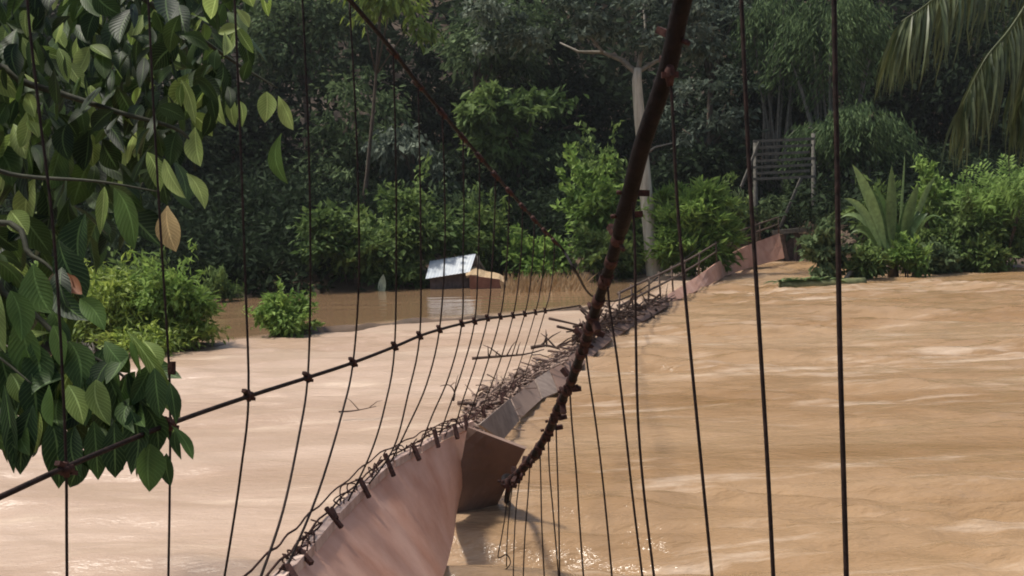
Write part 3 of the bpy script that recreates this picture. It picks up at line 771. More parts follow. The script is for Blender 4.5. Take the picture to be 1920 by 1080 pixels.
for i in nb_[::3]:                                   # wire bindings and clamps of the bundle
    p = crp[i]; tdir = (crp[i+1]-crp[i-1]).normalized()
    a = tdir.orthogonal().normalized(); b = tdir.cross(a)
    m_ = MB(); m_.tube([p - tdir*.022, p + tdir*.022], rr.uniform(.026, .030), 9)
    if rr.random() < .7:
        q = rr.uniform(0, 6.28); v = a*math.cos(q)+b*math.sin(q)
        m_.tube([p+v*.035, p+v*rr.uniform(.048, .075)], .009, 6)
        m_.bar(p-v*.03, p-v*.075, .03, .025)
    m_.build('clamp', M_rust, B)
# upper thick wrapping of the cable (the knotted dark part)
mb = MB(); wp = [p for p in crp if p.z > 2.35 and p.y < 6]; n_ = len(wp)
mb.tube(wp, [.0330 if i < n_-5 else .0335+.003*math.sin((i-n_+5)*1.2) for i in range(n_)], 12)
mb.build('cable_wrapping', M_cable, B)

# handrail cable on the left
hr_px = [(-330, 1075), (-150, 998), (0, 932), (130, 873), (318, 795), (470, 742), (577, 708), (662, 680), (740, 650), (787, 630), (824, 618), (866, 607), (905, 599), (958, 592), (1010, 585), (1088, 573)]
hrp = smooth([P(x, y, LD(x)) for x, y in hr_px], 5)
mb = MB(); mb.tube(hrp, .0095, 8); mb.build('handrail_cable', M_wire, B)

def hook_clamp(p, along, parent):
    a = Vector(along).normalized()*.8; u = Vector((0, 0, .8)); m_ = MB()
    m_.tube([p - a*.028, p + a*.028], .0155, 8)
    m_.bar(p - a*.02 + u*.018, p - a*.05 + u*.036, .018, .014); m_.bar(p + a*.02 - u*.016, p + a*.055 - u*.026, .018, .014)
    m_.tube([p - u*.03, p + u*.03], .010, 6)
    m_.build('clamp', M_rust, parent)
LH = [
 ([(38, -420), (47, -60), (70, 180), (100, 430), (117, 700), (124, 880), (125, 1000), (126, 1130)], 5),
 ([(262, -300), (277, -20), (290, 240), (304, 480), (317, 690), (319, 795), (318, 940), (315, 1120)], 5),
 ([(430, -235), (439, -20), (450, 240), (459, 500), (466, 742), (452, 880), (436, 990), (416, 1110)], 4),
 ([(562, -100), (570, 60), (579, 280), (582, 520), (577, 708), (560, 820), (530, 960), (486, 1090)], 4),
 ([(655, 0), (664, 160), (671, 330), (673, 520), (662, 680), (640, 780), (596, 925), (536, 1068)], 4),
 ([(737, 96), (741, 240), (743, 420), (740, 650), (722, 760), (695, 850), (650, 945)], 3),
 ([(784, 157), (787, 300), (789, 460), (787, 630), (765, 740), (738, 840), (688, 912)], 3),
 ([(829, 211), (833, 330), (834, 470), (824, 618), (800, 720), (765, 800), (732, 868)], 3),
 ([(868, 257), (870, 380), (868, 500), (866, 607), (842, 705), (810, 780), (785, 845)], 3),
 ([(899, 293), (899, 400), (896, 500), (890, 603), (868, 690), (842, 765), (822, 822)], 3),
 ([(929, 328), (927, 420), (922, 510), (914, 597), (890, 685), (868, 750), (852, 806)], 3),
 ([(955, 358), (953, 440), (948, 520), (938, 594), (914, 680), (892, 745), (875, 792)], 3),
 ([(980, 387), (978, 460), (972, 530), (962, 592), (940, 670), (918, 730), (902, 772)], 3),
 ([(1002, 411), (1000, 470), (994, 535), (984, 589), (962, 660), (944, 712), (930, 750)], 3),
 ([(1022, 433), (1020, 490), (1013, 545), (1004, 586), (985, 650), (968, 700), (956, 730)], 3),
 ([(1040, 452), (1038, 500), (1031, 550), (1022, 583), (1005, 640), (990, 685), (980, 712)], 3),
]
edge_px = [(455, 1165, 3.5), (540, 1078, 4.16), (582, 1030, 4.7), (628, 975, 5.5), (688, 914, 6.5), (735, 872, 7.2), (788, 843, 7.9), (825, 822, 8.4), (888, 794, 9.4), (930, 762, 11.5), (975, 728, 13.6), (1020, 698, 14.9), (1062, 672, 16.4), (1110, 638, 18.5),
           (1160, 605, 20.8), (1215, 572, 23.6), (1262, 545, 26.5), (1310, 514, 30), (1380, 468, 35.5), (1460, 436, 39.6)]
def edge_depth(x):
    return float(np.interp(x, [e[0] for e in edge_px], [e[2] for e in edge_px]))
for pts, ih in LH:
    d0 = LD(pts[ih][0])
    q = []
    for i, (x, y) in enumerate(pts):
        d = d0
        if i > ih and len(pts) > 3:
            f = (i-ih)/(len(pts)-1-ih); d = d0 + (edge_depth(pts[-1][0])-d0)*f*(1 if pts[-1][0] > 480 else .1)
        q.append(P(x, y, d))
    sp = smooth(q, 5)
    h = MB().tube(sp, (.0048 if d0 < 4.4 else .0055), 6).build('hanger', M_wire, B)
    hook_clamp(P(*pts[ih], d0), P(pts[ih][0]+40, pts[ih][1]-14, LD(pts[ih][0]+40)) - P(*pts[ih], d0), h)
    if pts[0][1] > 0: MB().tube([q[0]+Vector((-.02, -.02, .02)), q[0]+Vector((.02, .03, -.03))], .019, 7).build('clamp', M_rust, h)
    if pts[ih][0] == 319: MB().bar(P(322, 678, d0), P(322, 702, d0), .02, .02).build('clamp', M_rust, h)
# right hangers go from the sagging cable into the water
RH = [([(1560, -640), (1564, 0), (1570, 330), (1574, 620), (1582, 900), (1588, 1120)], 2.85, .0088),
      ([(1380, -215), (1390, 0), (1404, 300), (1420, 560), (1438, 850), (1452, 1120)], 3.4, .0085),
      ([(1256, 135), (1262, 220), (1270, 380), (1290, 610), (1314, 860), (1338, 1110)], 3.92, .0075),
      ([(1184, 350), (1190, 450), (1192, 610), (1196, 780), (1208, 930), (1230, 1110)], 4.32, .0068),
      ([(1138, 515), (1143, 575), (1158, 680), (1172, 800), (1186, 930), (1208, 1110)], 4.72, .0066),
      ([(1098, 645), (1102, 690), (1118, 800), (1130, 900), (1140, 1000), (1150, 1110)], 5.25, .006),
      ([(1068, 722), (1072, 790), (1080, 880), (1086, 970), (1096, 1110)], 5.65, .006),
      ([(1042, 775), (1044, 850), (1047, 940), (1050, 1110)], 6.0, .0055),
      ([(1028, 812), (1030, 880), (1038, 970), (1050, 1110)], 6.3, .0055),
      ([(1012, 838), (1014, 900), (1016, 990), (1022, 1110)], 6.5, .0055),
      ([(994, 862), (990, 930), (984, 1010), (980, 1110)], 6.75, .0055),
      ([(976, 886), (968, 950), (964, 1020), (962, 1100)], 6.95, .005),
      ([(962, 900), (956, 950), (951, 1010), (949, 1090)], 7.1, .005),
      ([(952, 908), (948, 960), (940, 1010), (934, 1045), (950, 1040), (957, 1056), (944, 1070), (926, 1068), (950, 1074)], 7.05, .005)]
for pts, d, r in RH:
    h = MB().tube(smooth([P(x, y, d) for x, y in pts], 5), r*.78, 6).build('hanger', M_wire, B)
    p = P(*pts[0], d)
    m_ = MB(); m_.tube([p+Vector((0, 0, .035)), p, p-Vector((0, 0, .05))], [.012, .02, .012], 7); m_.bar(p-Vector((.03, 0, .01)), p+Vector((.03, 0, -.01)), .02, .02); m_.build('clamp', M_rust, h)
# a wire loop tangled at the near left deck
# deck: near plate, tilted towards the camera
def lerp_grid(A, B_, C, D, m=8, n=8, bow=0.0):
    """A-B far edge .. D-C; A,B,C,D corners in order"""
    g = []
    nrm = (B_-A).cross(D-A).normalized()
    for i in range(m+1):
        s = i/m; row = []
        for j in range(n+1):
            t = j/n
            row.append((A.lerp(B_, s)).lerp(D.lerp(C, s), t) + nrm*bow*math.sin(math.pi*t)*math.sin(math.pi*s))
        g.append(row)
    return g
edge3 = smooth([P(*e) for e in edge_px], 6)
g = []
top = smooth([P(x, y+8, d) for x, y, d in edge_px[:9]], 4)
bot = smooth([P(600, 1420, 3.0), P(690, 1290, 3.9), P(745, 1210, 4.7), P(790, 1150, 5.5), P(815, 1110, 6.2), P(830, 1075, 6.8), P(842, 1030, 7.5), P(848, 1000, 8.0), P(851, 968, 8.6)], 4)
for i, (a, b) in enumerate(zip(top, bot)):
    row = []
    for j in range(9):
        t = j/8; c = a.lerp(b, t); f = i/(len(top)-1)
        bend = math.sin(math.pi*t)
        row.append(c)
    g.append(row)
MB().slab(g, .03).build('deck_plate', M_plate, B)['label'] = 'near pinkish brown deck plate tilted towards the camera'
# further plates, torn and hanging from the upper edge
def plate(corn, mat, lab, th=.025, bow=0.0):
    A, B_, C, D = [P(*c) for c in corn]
    o = MB().slab(lerp_grid(A, B_, C, D, 6, 6, bow), th).build('deck_plate', mat, B); o['label'] = lab
plate([(878, 800, 8.75), (986, 840, 8.5), (932, 943, 9.1), (845, 968, 8.87)], M_shade, 'brown deck plate hanging beside the near plate, coloured dark for shade', bow=.05)
plate([(897, 797, 10.0), (955, 748, 12.6), (972, 790, 12.3), (940, 826, 11.0)], M_grey2, 'grey plank hanging under the deck edge')
plate([(957, 748, 12.7), (1001, 714, 14.2), (1014, 750, 13.6), (974, 786, 12.4)], M_plate_dull, 'brown plank hanging under the deck edge')
plate([(1003, 712, 14.3), (1029, 695, 15.1), (1046, 736, 14.3), (1016, 748, 13.6)], M_grey2, 'short pale plank under the deck edge')
plate([(1031, 694, 15.2), (1066, 672, 16.3), (1070, 726, 14.7), (1048, 738, 14.2)], M_shade, 'dark plate behind the cable')
# the middle of the deck lies on edge in the water
rowA = smooth([P(x, y+2, d) for x, y, d in edge_px[12:]], 4)
rowB = smooth([P(x, y, d) for x, y, d in ((1066, 712, 15.3), (1112, 668, 17.5), (1162, 628, 20), (1218, 596, 22.7), (1266, 566, 25.9), (1318, 540, 29.5), (1380, 510, 35.2), (1470, 484, 38.8))], 4)
n2 = len(rowA)//2 + 2
MB().slab([[a, a.lerp(b, .5), b] for a, b in zip(rowA[:n2], rowB[:n2])], .05).build('deck_plate', M_shade, B)['label'] = 'dark run of deck lying on edge in the water'
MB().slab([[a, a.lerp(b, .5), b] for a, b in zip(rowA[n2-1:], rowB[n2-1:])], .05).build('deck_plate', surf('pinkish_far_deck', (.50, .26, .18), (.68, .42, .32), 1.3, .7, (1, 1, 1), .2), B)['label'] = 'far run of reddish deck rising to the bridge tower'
# edge timber, twin edge rods, brackets
for i in range(0, 8):
    a, b = edge_px[i], edge_px[i+1]
    pa, pb = P(a[0]-3, a[1]-1, a[2]), P(b[0]-3, b[1]-1, b[2])
    dv = pb-pa
    MB().bar(pa + dv*.04, pb - dv*.04, .055, .05).build('edge_timber', M_edge, B)
for off, r in (((-.03, 0, .05), .0055), ((-.075, .0, .08), .005)):
    pts = [p + Vector(off) + Vector((0, 0, .007*math.sin(i*1.3))) for i, p in enumerate(edge3) if p.y < 17]
    MB().tube(pts, r, 6).build('edge_cable', M_rust, B)
for (x0, y0, x1, y1, wd) in ((560, 1030, 584, 1056, .03), (612, 953, 640, 988, .03), (622, 952, 632, 972, .024), (675, 898, 692, 932, .034), (722, 852, 738, 892, .036), (776, 838, 786, 862, .042),
                           (814, 806, 822, 838, .042), (852, 796, 858, 822, .045), (872, 780, 876, 806, .045), (536, 1062, 556, 1094, .045), (905, 762, 908, 782, .05), (940, 738, 942, 756, .05)):
    d = edge_depth((x0+x1)/2); mx_, my_ = (x0+x1)/2, (y0+y1)/2; x0, x1, y0, y1 = mx_+(x0-mx_)*1.05, mx_+(x1-mx_)*1.05, my_+(y0-my_)*1.05, my_+(y1-my_)*1.05
    MB().bar(P(x0, y0, d*.985-.05), P(x1, y1, d*.985-.10), wd*.62, wd*.62).build('bracket', M_rust, B)
r = random.Random(6)
for i in range(38):                                   # loose tie wires wound along the edge
    k = r.randrange(6, 62); p = edge3[k]; q = (edge3[k+1]-p).normalized(); sc = .6 + p.y*.05
    MB().tube(smooth([p + q*(-.25+.1*j)*sc + Vector((r.uniform(-.07, .02), 0, r.uniform(.0, .10)))*sc for j in range(6)], 4), .003+.0002*p.y, 5).build('tie_wire', M_rust, B)
# upper wire rail on the far half
for dz, offx in ((.55, 0), (.30, 0)):
    pts = smooth([P(x, y, d) + Vector((0, 0, dz)) for x, y, d in edge_px[14:]], 4)
    MB().tube(pts, .025, 6).build('rail_cable', M_wire_far, B)
mb_posts = []
for i in range(11):
    e = edge3[int(84 + i*3)] if 84+i*3 < len(edge3) else edge3[-1]
    MB().tube([e + Vector((0, 0, -.05)), e + Vector((random.Random(i).uniform(-.05, .05), 0, .6))], .022, 6).build('rail_post', M_wire_far, B)
# the far tower
tw = empty('tower', P(1470, 470, 40.5)); tw.parent = B
tw['label'] = 'slatted timber gate tower at the far landing'
TB = tw.location.copy()
for x, yt in ((1416, 268), (1525, 250)):
    for dd in (40.5, 42.2):
        MB().tube([P(x+3, 500, dd), P(x+1, 400, dd), P(x, yt, dd)], [.10, .09, .075], 8).build('post', M_tower, tw, TB)
for k, y in enumerate((262, 274, 287, 299, 311, 322, 333)):
    MB().bar(P(1412+k % 2*6, y+3, 40.35), P(1528-k % 3*5, y-2, 40.35), .05, .10).build('slat', M_tower, tw, TB)
MB().bar(P(1390, 350, 40.3), P(1424, 266, 40.3), .09, .09).build('brace', M_tower, tw, TB)
MB().bar(P(1462, 428, 40.25), P(1502, 334, 40.25), .09, .09).build('brace', M_tower, tw, TB)
MB().bar(P(1448, 436, 40.1), P(1540, 428, 40.1), .16, .16).build('crossbeam', M_grey, tw, TB)
for a, b in (((1466, 440), (1478, 492)), ((1526, 436), (1496, 490)), ((1494, 436), (1492, 492))):
    MB().bar(P(*a, 40.2), P(*b, 40.2), .12, .12).build('brace', M_dwood, tw, TB)
MB().slab(lerp_grid(P(1466, 440, 40.6), P(1526, 437, 40.6), P(1520, 492, 40.6), P(1470, 494, 40.6), 2, 2), .1).build('abutment', M_dwood, tw, TB)

# ------------------------------------------------------------------ flood debris
def debris():
    r = np.random.RandomState(17); mb = MB()
    for i in range(480):
        t = r.rand()**.8
        ex = np.interp(t, [0, 1], [905, 1095]); ey = np.interp(ex, [e[0] for e in edge_px], [e[1] for e in edge_px]); ed = edge_depth(ex)
        wd = .07+.58*math.sin(math.pi*min(1, max(.04, t*1.0)))**.8
        f = r.rand()**1.7
        p = P(ex, ey, ed) + Vector((-.06 - wd*f, r.normal()*.25, 0)); p.z = max(.02, .02+.16*(1-f)*r.rand() + r.normal()*.03)
        ln = .10+.55*r.rand()**2.5; a = r.rand()*3.14; el = r.normal()*.3
        v = Vector((math.cos(a)*math.cos(el), math.sin(a)*math.cos(el), math.sin(el)))*ln*.5
        k = Vector((r.normal(), r.normal(), r.normal()))*ln*.08
        mb.tube([p-v, p+k, p+v], [.007+.024*r.rand()**2.5]*2+[.006], 5, tone=r.rand()**1.5)
    n = 3200; t = r.rand(n)**.85; ex = 905+190*t; ey = np.interp(ex, [e[0] for e in edge_px], [e[1] for e in edge_px]); f = r.rand(n)**1.6
    C = np.array([tuple(P(a, b_, edge_depth(a))) for a, b_ in zip(ex, ey)]); C[:, 0] -= .05 + (.07+.55*np.sin(np.pi*np.clip(t, .04, 1))**.8)*f; C[:, 1] += r.normal(size=n)*.2; C[:, 2] = np.maximum(.02, .02+.12*(1-f)*r.rand(n))
    mb.leaves(C, unit(r.normal(size=(n, 3))*np.array([1, 1, .4])), unit(r.normal(size=(n, 3))+np.array([0, 0, .6])), .10*(.5+r.rand(n)), .05*(.5+r.rand(n)), r.rand(n)**1.3)
    o = mb.build('flood_debris', M_twig); tag(o, 'tangle of pale and dark driftwood caught against the upstream edge of the deck', 'debris', kind='stuff')
    mb = MB()
    for i in range(280):
        t = r.rand(); px = 1085 + 170*t; py = 632 - 62*t + r.normal()*6 - 10*math.sin(math.pi*t)
        d = np.interp(px, [1085, 1255], [17.5, 25.5]); p = P(px, py+6, d); p.z = max(p.z, 0) + .10*r.rand()
        ln = .35+1.0*r.rand()**2; a = r.normal()*.5 + 1.1; el = r.normal()*.35
        v = Vector((math.cos(a)*math.cos(el), math.sin(a)*math.cos(el), math.sin(el)))*ln*.5
        mb.tube([p-v, p+Vector((0, 0, .04)), p+v], [.012+.02*r.rand(), .014, .006], 5, tone=r.rand()**2*.9)
    o = mb.build('brushwood_clump', M_brush); tag(o, 'dark heap of brushwood piled on the middle of the drowned deck', 'debris', kind='stuff')
debris()
def branch(label, px, wr, mat=M_twig, sub=4, seed=0, d=None, group=None):
    r = random.Random(seed)
    pts = [P(x, y, dd) for x, y, dd in px]
    for p in pts: p.z = max(p.z, .03)
    mb = MB(); sp = smooth(pts, 5); mb.tube(sp, [wr*(1-.7*i/(len(sp)-1)) for i in range(len(sp))], 7, tone=.15)
    for k in range(sub):
        p = sp[r.randrange(2, len(sp)-2)]; v = Vector((r.uniform(-.3, .3), r.uniform(-.2, .2), r.uniform(.05, .22)))
        mb.tube([p, p+v*.6+Vector((0, 0, .02)), p+v], [wr*.5, wr*.35, wr*.15], 5, tone=.15)
    o = mb.build('driftwood_branch', mat, None, pts[0]); tag(o, label, 'branch', group or 'larger driftwood branches')
branch('long bare branch floating level at the upper rim of the driftwood', [(885, 672, 15.2), (940, 668, 15.2), (985, 664, 15.3), (1020, 655, 15.5)], .022, M_brush, 5, 1)
branch('dark branch sticking up near the right end of the driftwood', [(995, 652, 15.0), (1025, 648, 15.0), (1050, 655, 15.0)], .028, M_brush, 6, 2)
branch('thin forked branch standing out of the water left of the driftwood', [(850, 752, 11.6), (852, 735, 11.6), (842, 722, 11.6), (825, 724, 11.6)], .011, M_brush, 2, 3)
branch('thin twig drifting alone on the pale water left of the wires', [(635, 772, 13.0), (665, 770, 13.0), (705, 762, 13.0)], .012, M_brush, 2, 5)
def floating_log():
    d = 28.4; b = P(1500, 546, d); b.z = 0
    t = empty('floating_stem', b); tag(t, 'pale and dark plant stem floating in front of the right bank', 'log')
    q = [P(1462, 548, d), P(1500, 543, d), P(1560, 536, d), P(1622, 526, d)]
    for p in q: p.z = .11
    MB().tube(smooth(q, 4), .14, 9).build('stem', surf('wet_green_stem', (.05, .06, .02), (.2, .2, .09), 3, .5, (1, 1, 1)), t, b)
    m_ = MB(); r = random.Random(2)
    for i in range(60):
        p = q[0].lerp(q[2], r.random()); m_.blade(p+Vector((0, 0, .08)), p+Vector((r.uniform(-.5, .5), r.uniform(-.2, .2), r.uniform(.03, .20))), .12, .05, seg=4, tone=r.random())
    m_.build('leaf', L_blade, t, b)
floating_log()
def bank_timber(label, pts, r, mat, seed):
    p = [P(*q) for q in pts]; o = MB().tube(smooth(p, 3), r, 7).build('driftwood_log', mat, None, p[0]); tag(o, label, 'log', 'logs stranded on the right bank')
bank_timber('tan broken log stranded beside the strap leaved plant', [(1585, 500, 31), (1612, 478, 31), (1632, 468, 31.2)], .07, M_thatch, 1)
bank_timber('grey thin log lying at the water line left of the strap leaved plant', [(1580, 530, 30.6), (1600, 505, 30.8), (1622, 492, 31)], .06, M_grey, 2)
bank_timber('reddish log lying in the mud under the dark bush on the right', [(1790, 505, 32.5), (1825, 492, 32.6), (1850, 500, 32.4)], .09, M_redw, 3)

# ------------------------------------------------------------------ palm at the right, crown out of the picture top
def palm():
    base = Vector((9.4, 13.2, .4)); top = P(2060, -190, 12.8)
    t = empty('palm_tree', base); tag(t, 'palm whose long drooping fronds hang into the top right corner', 'palm')
    MB().tube(smooth([base-Vector((0, 0, .3)), base.lerp(top, .5)+Vector((.25, 0, 0)), top], 6), [.17]*13, 10).build('trunk', M_grey, t, base)
    r = np.random.RandomState(9)
    def frond(pts, ln, seed, tone0=.5, n=95, dens=1.0):
        sp = smooth([P(*q) for q in pts], 12); mb = MB(); r_ = np.random.RandomState(seed)
        mb.tube(sp, [.022*(1-.8*i/(len(sp)-1)) for i in range(len(sp))], 6, tone=.9)
        for i in range(n):
            f = .12+.88*i/n; k = f*(len(sp)-1); a = sp[int(k)]; tg = (sp[min(int(k)+1, len(sp)-1)]-sp[max(int(k)-1, 0)]).normalized()
            sd = tg.cross(Vector((0, 0, 1))).normalized()
            for sg in (-1, 1):
                l_ = ln*(1.42-.6*f)*(.7+.6*r_.rand())
                e = a + (tg*.42 + sd*sg*.22*(.3+r_.rand()) + Vector((0, 0, -.95)) + Vector(r_.normal(size=3))*.10).normalized()*l_
                mb.blade(a, e, .030, .16*l_, up=tuple(tg*.3+sd*sg*.6+Vector((0, 0, .4))), seg=4, tone=float(np.clip(tone0+r_.normal()*.25, 0, 1)), peak=.35, face=(r_.normal()*.3, -1, .3))
        mb.build('frond', L_palm, t, base)
    frond([(2060, -190, 12.8), (1950, -150, 12.2), (1820, -60, 11.8), (1735, 10, 11.6), (1690, 40, 11.6)], .85, 1, .55)
    frond([(2060, -190, 12.8), (1980, -80, 12.2), (1900, 45, 11.9), (1848, 110, 11.8), (1805, 195, 11.8)], .85, 2, .55)
    frond([(2060, -190, 12.8), (2000, -40, 12.5), (1945, 80, 12.3), (1915, 190, 12.3)], .9, 3, .35)
    frond([(2060, -190, 12.8), (1960, -180, 13.2), (1850, -110, 13.8), (1780, -30, 14)], .8, 4, .3)
    frond([(2060, -190, 12.8), (2120, -60, 12.5), (2080, 120, 12.5)], .8, 5, .5)
    frond([(2060, -190, 12.8), (2180, -200, 12.8), (2280, -60, 12.8)], .8, 6, .5)
palm()

# ------------------------------------------------------------------ the broad-leaved tree overhanging at the left
def foreground_tree():
    base = Vector((-4.6, 4.2, .55)); t = empty('broadleaf_tree', base)
    tag(t, 'large leaved tree overhanging the river at the left, leaves close to the camera', 'tree')
    MB().tube(smooth([base-Vector((0, 0, .4)), base+Vector((.1, .1, 1.2)), base+Vector((.35, .4, 2.6)), base+Vector((.7, .8, 4.2))], 6), [.20]*5+[.17]*7+[.13]*7, 12).build('trunk', M_bark, t, base)
    r = np.random.RandomState(12)
    limbs = []
    def limb(pts, r0):
        sp = smooth([P(q[0], q[1], q[2]*1.25) if not isinstance(q, Vector) else q for q in pts], 6)
        MB().tube(sp, [r0*(1-.85*i/(len(sp)-1)) for i in range(len(sp))], 7).build('branch', M_twigdark, t, base); limbs.append(sp)
    hub = base+Vector((.3, .35, 2.4)); hub2 = base+Vector((.6, .7, 3.6)); low = base+Vector((.12, .15, 1.3))
    limb([hub2, (-60, -180, 4.2), (150, -80, 4.3), (330, 40, 4.4), (430, 110, 4.5), (520, 165, 4.5)], .028)
    limb([hub, (-120, 120, 3.9), (60, 160, 3.9), (220, 210, 3.9), (345, 250, 3.9), (366, 320, 3.9)], .024)
    limb([hub, (-150, 300, 3.6), (40, 330, 3.6), (180, 340, 3.5), (300, 360, 3.5)], .016)
    limb([low, (-160, 520, 3.3), (20, 560, 3.3), (120, 640, 3.2), (210, 690, 3.2), (300, 760, 3.1)], .018)
    limb([low, (-200, 620, 3.3), (-40, 650, 3.2), (60, 720, 3.1)], .016)
    limb([hub2, (40, -260, 4.8), (300, -140, 4.9), (560, -40, 5.0)], .03)
    limb([low, (-100, 430, 3.6), (60, 480, 3.5), (110, 520, 3.45)], .022)
    def leaf(mb, bx, by, tx, ty, wpx, d, tone, rot=0., dz=None):
        d *= 1.25; p0 = P(bx, by, d); p1 = P(tx, ty, d - (.04 if dz is None else dz))
        f = Vector((math.sin(rot), -math.cos(rot), .25))
        mb.blade(p0, p1, wpx*d/FPX, .05*(p1-p0).length, up=(0, -.6, .8), seg=8, tone=tone, peak=r.uniform(.46, .60), face=tuple(f), fold=r.uniform(.05, .42), bend=r.normal()*.07*(p1-p0).length, twist=r.normal()*.55)
    dark, lit, deep = MB(), MB(), MB()
    # leaves one can point to
    for (bx, by, tx, ty, wp, d, tn, l) in (
        (500, 172, 497, 230, 36, 4.4, .55, 1), (522, 180, 550, 244, 32, 4.4, .9, 1), (528, 250, 540, 345, 34, 4.4, .9, 0), (366, 238, 376, 312, 42, 3.9, .6, 1), (308, 298, 348, 372, 30, 3.5, .8, 1), (350, 325, 384, 392, 28, 3.5, .7, 1),
        (214, 352, 252, 468, 66, 3.5, .85, 0), (196, 350, 188, 440, 24, 3.55, .2, 1), (340, 150, 366, 232, 28, 3.9, .5, 1), (402, 175, 402, 238, 22, 4.4, .2, 1), (412, 178, 424, 236, 20, 4.3, .5, 1), (436, 182, 441, 238, 22, 4.3, .3, 1), (450, 190, 454, 238, 20, 4.4, .2, 1),
        (268, 28, 246, 72, 32, 4.2, .7, 1), (42, 70, 74, 122, 30, 4.0, .4, 1), (112, 48, 122, 90, 24, 4.0, .3, 1), (170, 160, 190, 200, 26, 4.0, .3, 1), (50, 175, 66, 220, 30, 3.9, .6, 1), (52, 225, 72, 258, 30, 3.9, .6, 1), (110, 90, 128, 155, 26, 4.1, .15, 1),
        (276, 285, 300, 360, 30, 3.6, .2, 1), (20, 395, 52, 440, 44, 3.6, .2, 1), (30, 590, 58, 712, 58, 3.2, .9, 0), (62, 495, 96, 588, 72, 3.2, .8, 0), (-4, 545, 10, 662, 36, 3.1, .6, 1), (20, 545, 40, 640, 48, 3.15, .9, 0),
        (180, 712, 206, 798, 46, 3.05, .35, 1), (128, 722, 156, 796, 44, 3.05, .25, 1), (92, 722, 98, 800, 46, 3.1, .95, 0), (282, 832, 280, 922, 58, 3.0, .9, 0), (322, 798, 362, 862, 22, 3.05, .6, 0), (312, 850, 320, 912, 26, 3.05, .3, 0), (330, 805, 340, 862, 18, 3.1, .3, 0),
        (20, 700, 40, 756, 42, 3.15, .1, 1), (196, 640, 244, 700, 40, 3.1, .7, 0), (246, 636, 264, 702, 44, 3.1, .9, 0), (270, 640, 300, 690, 38, 3.12, .2, 1), (238, 620, 330, 760, 26, 3.1, .05, 1), (150, 560, 196, 620, 40, 3.2, .9, 0), (100, 610, 118, 690, 48, 3.15, .8, 0), (290, 690, 300, 785, 42, 3.06, .3, 0), (318, 716, 330, 795, 30, 3.05, .25, 0),
        (8, 722, 26, 888, 44, 3.1, .05, 0), (62, 760, 38, 890, 52, 3.1, .05, 0), (96, 790, 110, 916, 58, 3.08, .1, 0), (140, 800, 152, 896, 46, 3.06, .05, 0), (176, 790, 184, 900, 44, 3.05, .3, 0), (214, 790, 216, 896, 48, 3.05, .1, 0), (246, 770, 246, 890, 50, 3.02, .15, 0), (130, 640, 150, 730, 60, 3.15, .5, 0), (200, 700, 236, 800, 52, 3.12, .2, 0), (240, 700, 262, 800, 54, 3.1, .15, 0), (60, 640, 72, 750, 60, 3.18, .3, 0), (150, 700, 160, 800, 60, 3.14, .1, 0), (60, 700, 70, 800, 60, 3.14, .1, 0), (105, 700, 110, 810, 58, 3.2, .1, 0), (230, 780, 226, 860, 40, 3.15, .1, 0), (270, 760, 296, 850, 48, 3.1, .2, 0), (0, 660, 30, 770, 50, 3.2, .2, 0), (110, 450, 160, 560, 60, 3.5, .1, 0), (160, 400, 150, 500, 60, 3.6, .05, 0)):
        leaf(lit if l else dark, bx, by, tx, ty, wp, d, tn, r.normal()*.45)
    # the mass of leaves between them
    def fill(n, x0, x1, y0, y1, d0, d1, lmin, lmax, lit_p, keep):
        k = 0
        while k < n:
            x, y = r.uniform(x0, x1), r.uniform(y0, y1)
            k += 1
            if not keep(x, y): continue
            d = r.uniform(d0, d1); ln = r.uniform(lmin, lmax); a = r.normal()*.55
            tx, ty = x + math.sin(a)*ln, y + math.cos(a)*ln
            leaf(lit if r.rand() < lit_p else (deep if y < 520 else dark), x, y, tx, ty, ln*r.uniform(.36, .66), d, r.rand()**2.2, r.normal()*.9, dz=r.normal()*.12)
    edge = lambda y: np.interp(y, [-400, 0, 60, 130, 200, 250, 330, 420, 500], [800, 480, 500, 470, 420, 340, 330, 260, 140])
    inside = lambda x, y: x < edge(y)*(.9+.1*math.sin(y*.13))
    fill(430, -60, 520, -60, 250, 3.7, 5.2, 38, 74, .17, inside)
    fill(300, -60, 480, -60, 330, 5.2, 6.4, 50, 80, .04, inside)
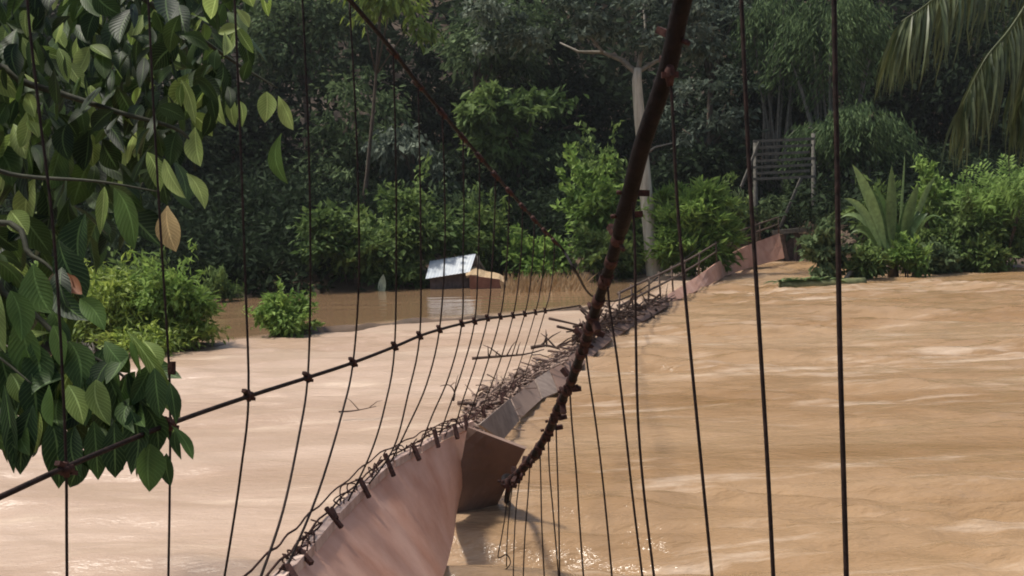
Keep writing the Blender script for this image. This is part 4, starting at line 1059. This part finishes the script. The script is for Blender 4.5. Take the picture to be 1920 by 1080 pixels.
    fill(190, -60, 380, 220, 500, 4.0, 5.6, 50, 105, .07, inside)
    fill(90, -60, 150, 480, 720, 3.2, 3.9, 60, 100, .10, lambda x, y: x < 150-(y-480)*.1)
    fill(95, -40, 320, 640, 840, 3.1, 3.6, 55, 95, .10, lambda x, y: x < 330 - abs(y-760)*.3)
    fill(200, -300, 760, -460, -60, 3.6, 5.8, 60, 100, .05, lambda x, y: x < edge(y)*.8)  # unseen leaves above the view, added to shade the visible ones
    fill(110, -420, -60, -200, 760, 3.0, 4.4, 60, 110, .05, lambda x, y: True)  # unseen leaves left of the view, added for their shade too
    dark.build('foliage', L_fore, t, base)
    deep.build('foliage', L_fore_deep, t, base)['label'] = 'inner leaves of the upper boughs, coloured dark for shade'
    f = lit.build('foliage', L_fore_lit, t, base); f['label'] = 'leaves coloured paler for the sun on them'
    y_ = MB(); leaf(y_, 314, 386, 330, 472, 46, 3.45, .6, .2); y_.build('leaf', L_yellow, t, base)['label'] = 'yellowing leaf hanging at the second hanger'
    o_ = MB(); leaf(o_, 104, 520, 154, 552, 34, 3.4, .4, .6); leaf(o_, 118, 512, 140, 548, 26, 3.42, .8, -.5); o_.build('leaf', L_rust, t, base)['label'] = 'dried orange curled leaf'
foreground_tree()


# ------------------------------------------------------------------ thin humid air
def haze():
    m, t, N, L = newmat('humid_air'); o = N('ShaderNodeOutputMaterial'); v = N('ShaderNodeVolumePrincipled')
    v.inputs['Color'].default_value = (.86, .90, .93, 1); v.inputs['Density'].default_value = .00033; v.inputs['Anisotropy'].default_value = .2
    L(v.outputs[0], o.inputs['Volume'])
    mb = MB(); a = (-270, -125, -4); b = (270, 405, 62)
    V = [(x, y, z) for x in (a[0], b[0]) for y in (a[1], b[1]) for z in (a[2], b[2])]
    mb.add(V, [(0, 1, 3, 2), (4, 6, 7, 5), (0, 4, 5, 1), (2, 3, 7, 6), (0, 2, 6, 4), (1, 5, 7, 3)])
    tag(mb.build('haze', m), 'thin humid haze in the air over the river', 'haze', kind='stuff')
haze()
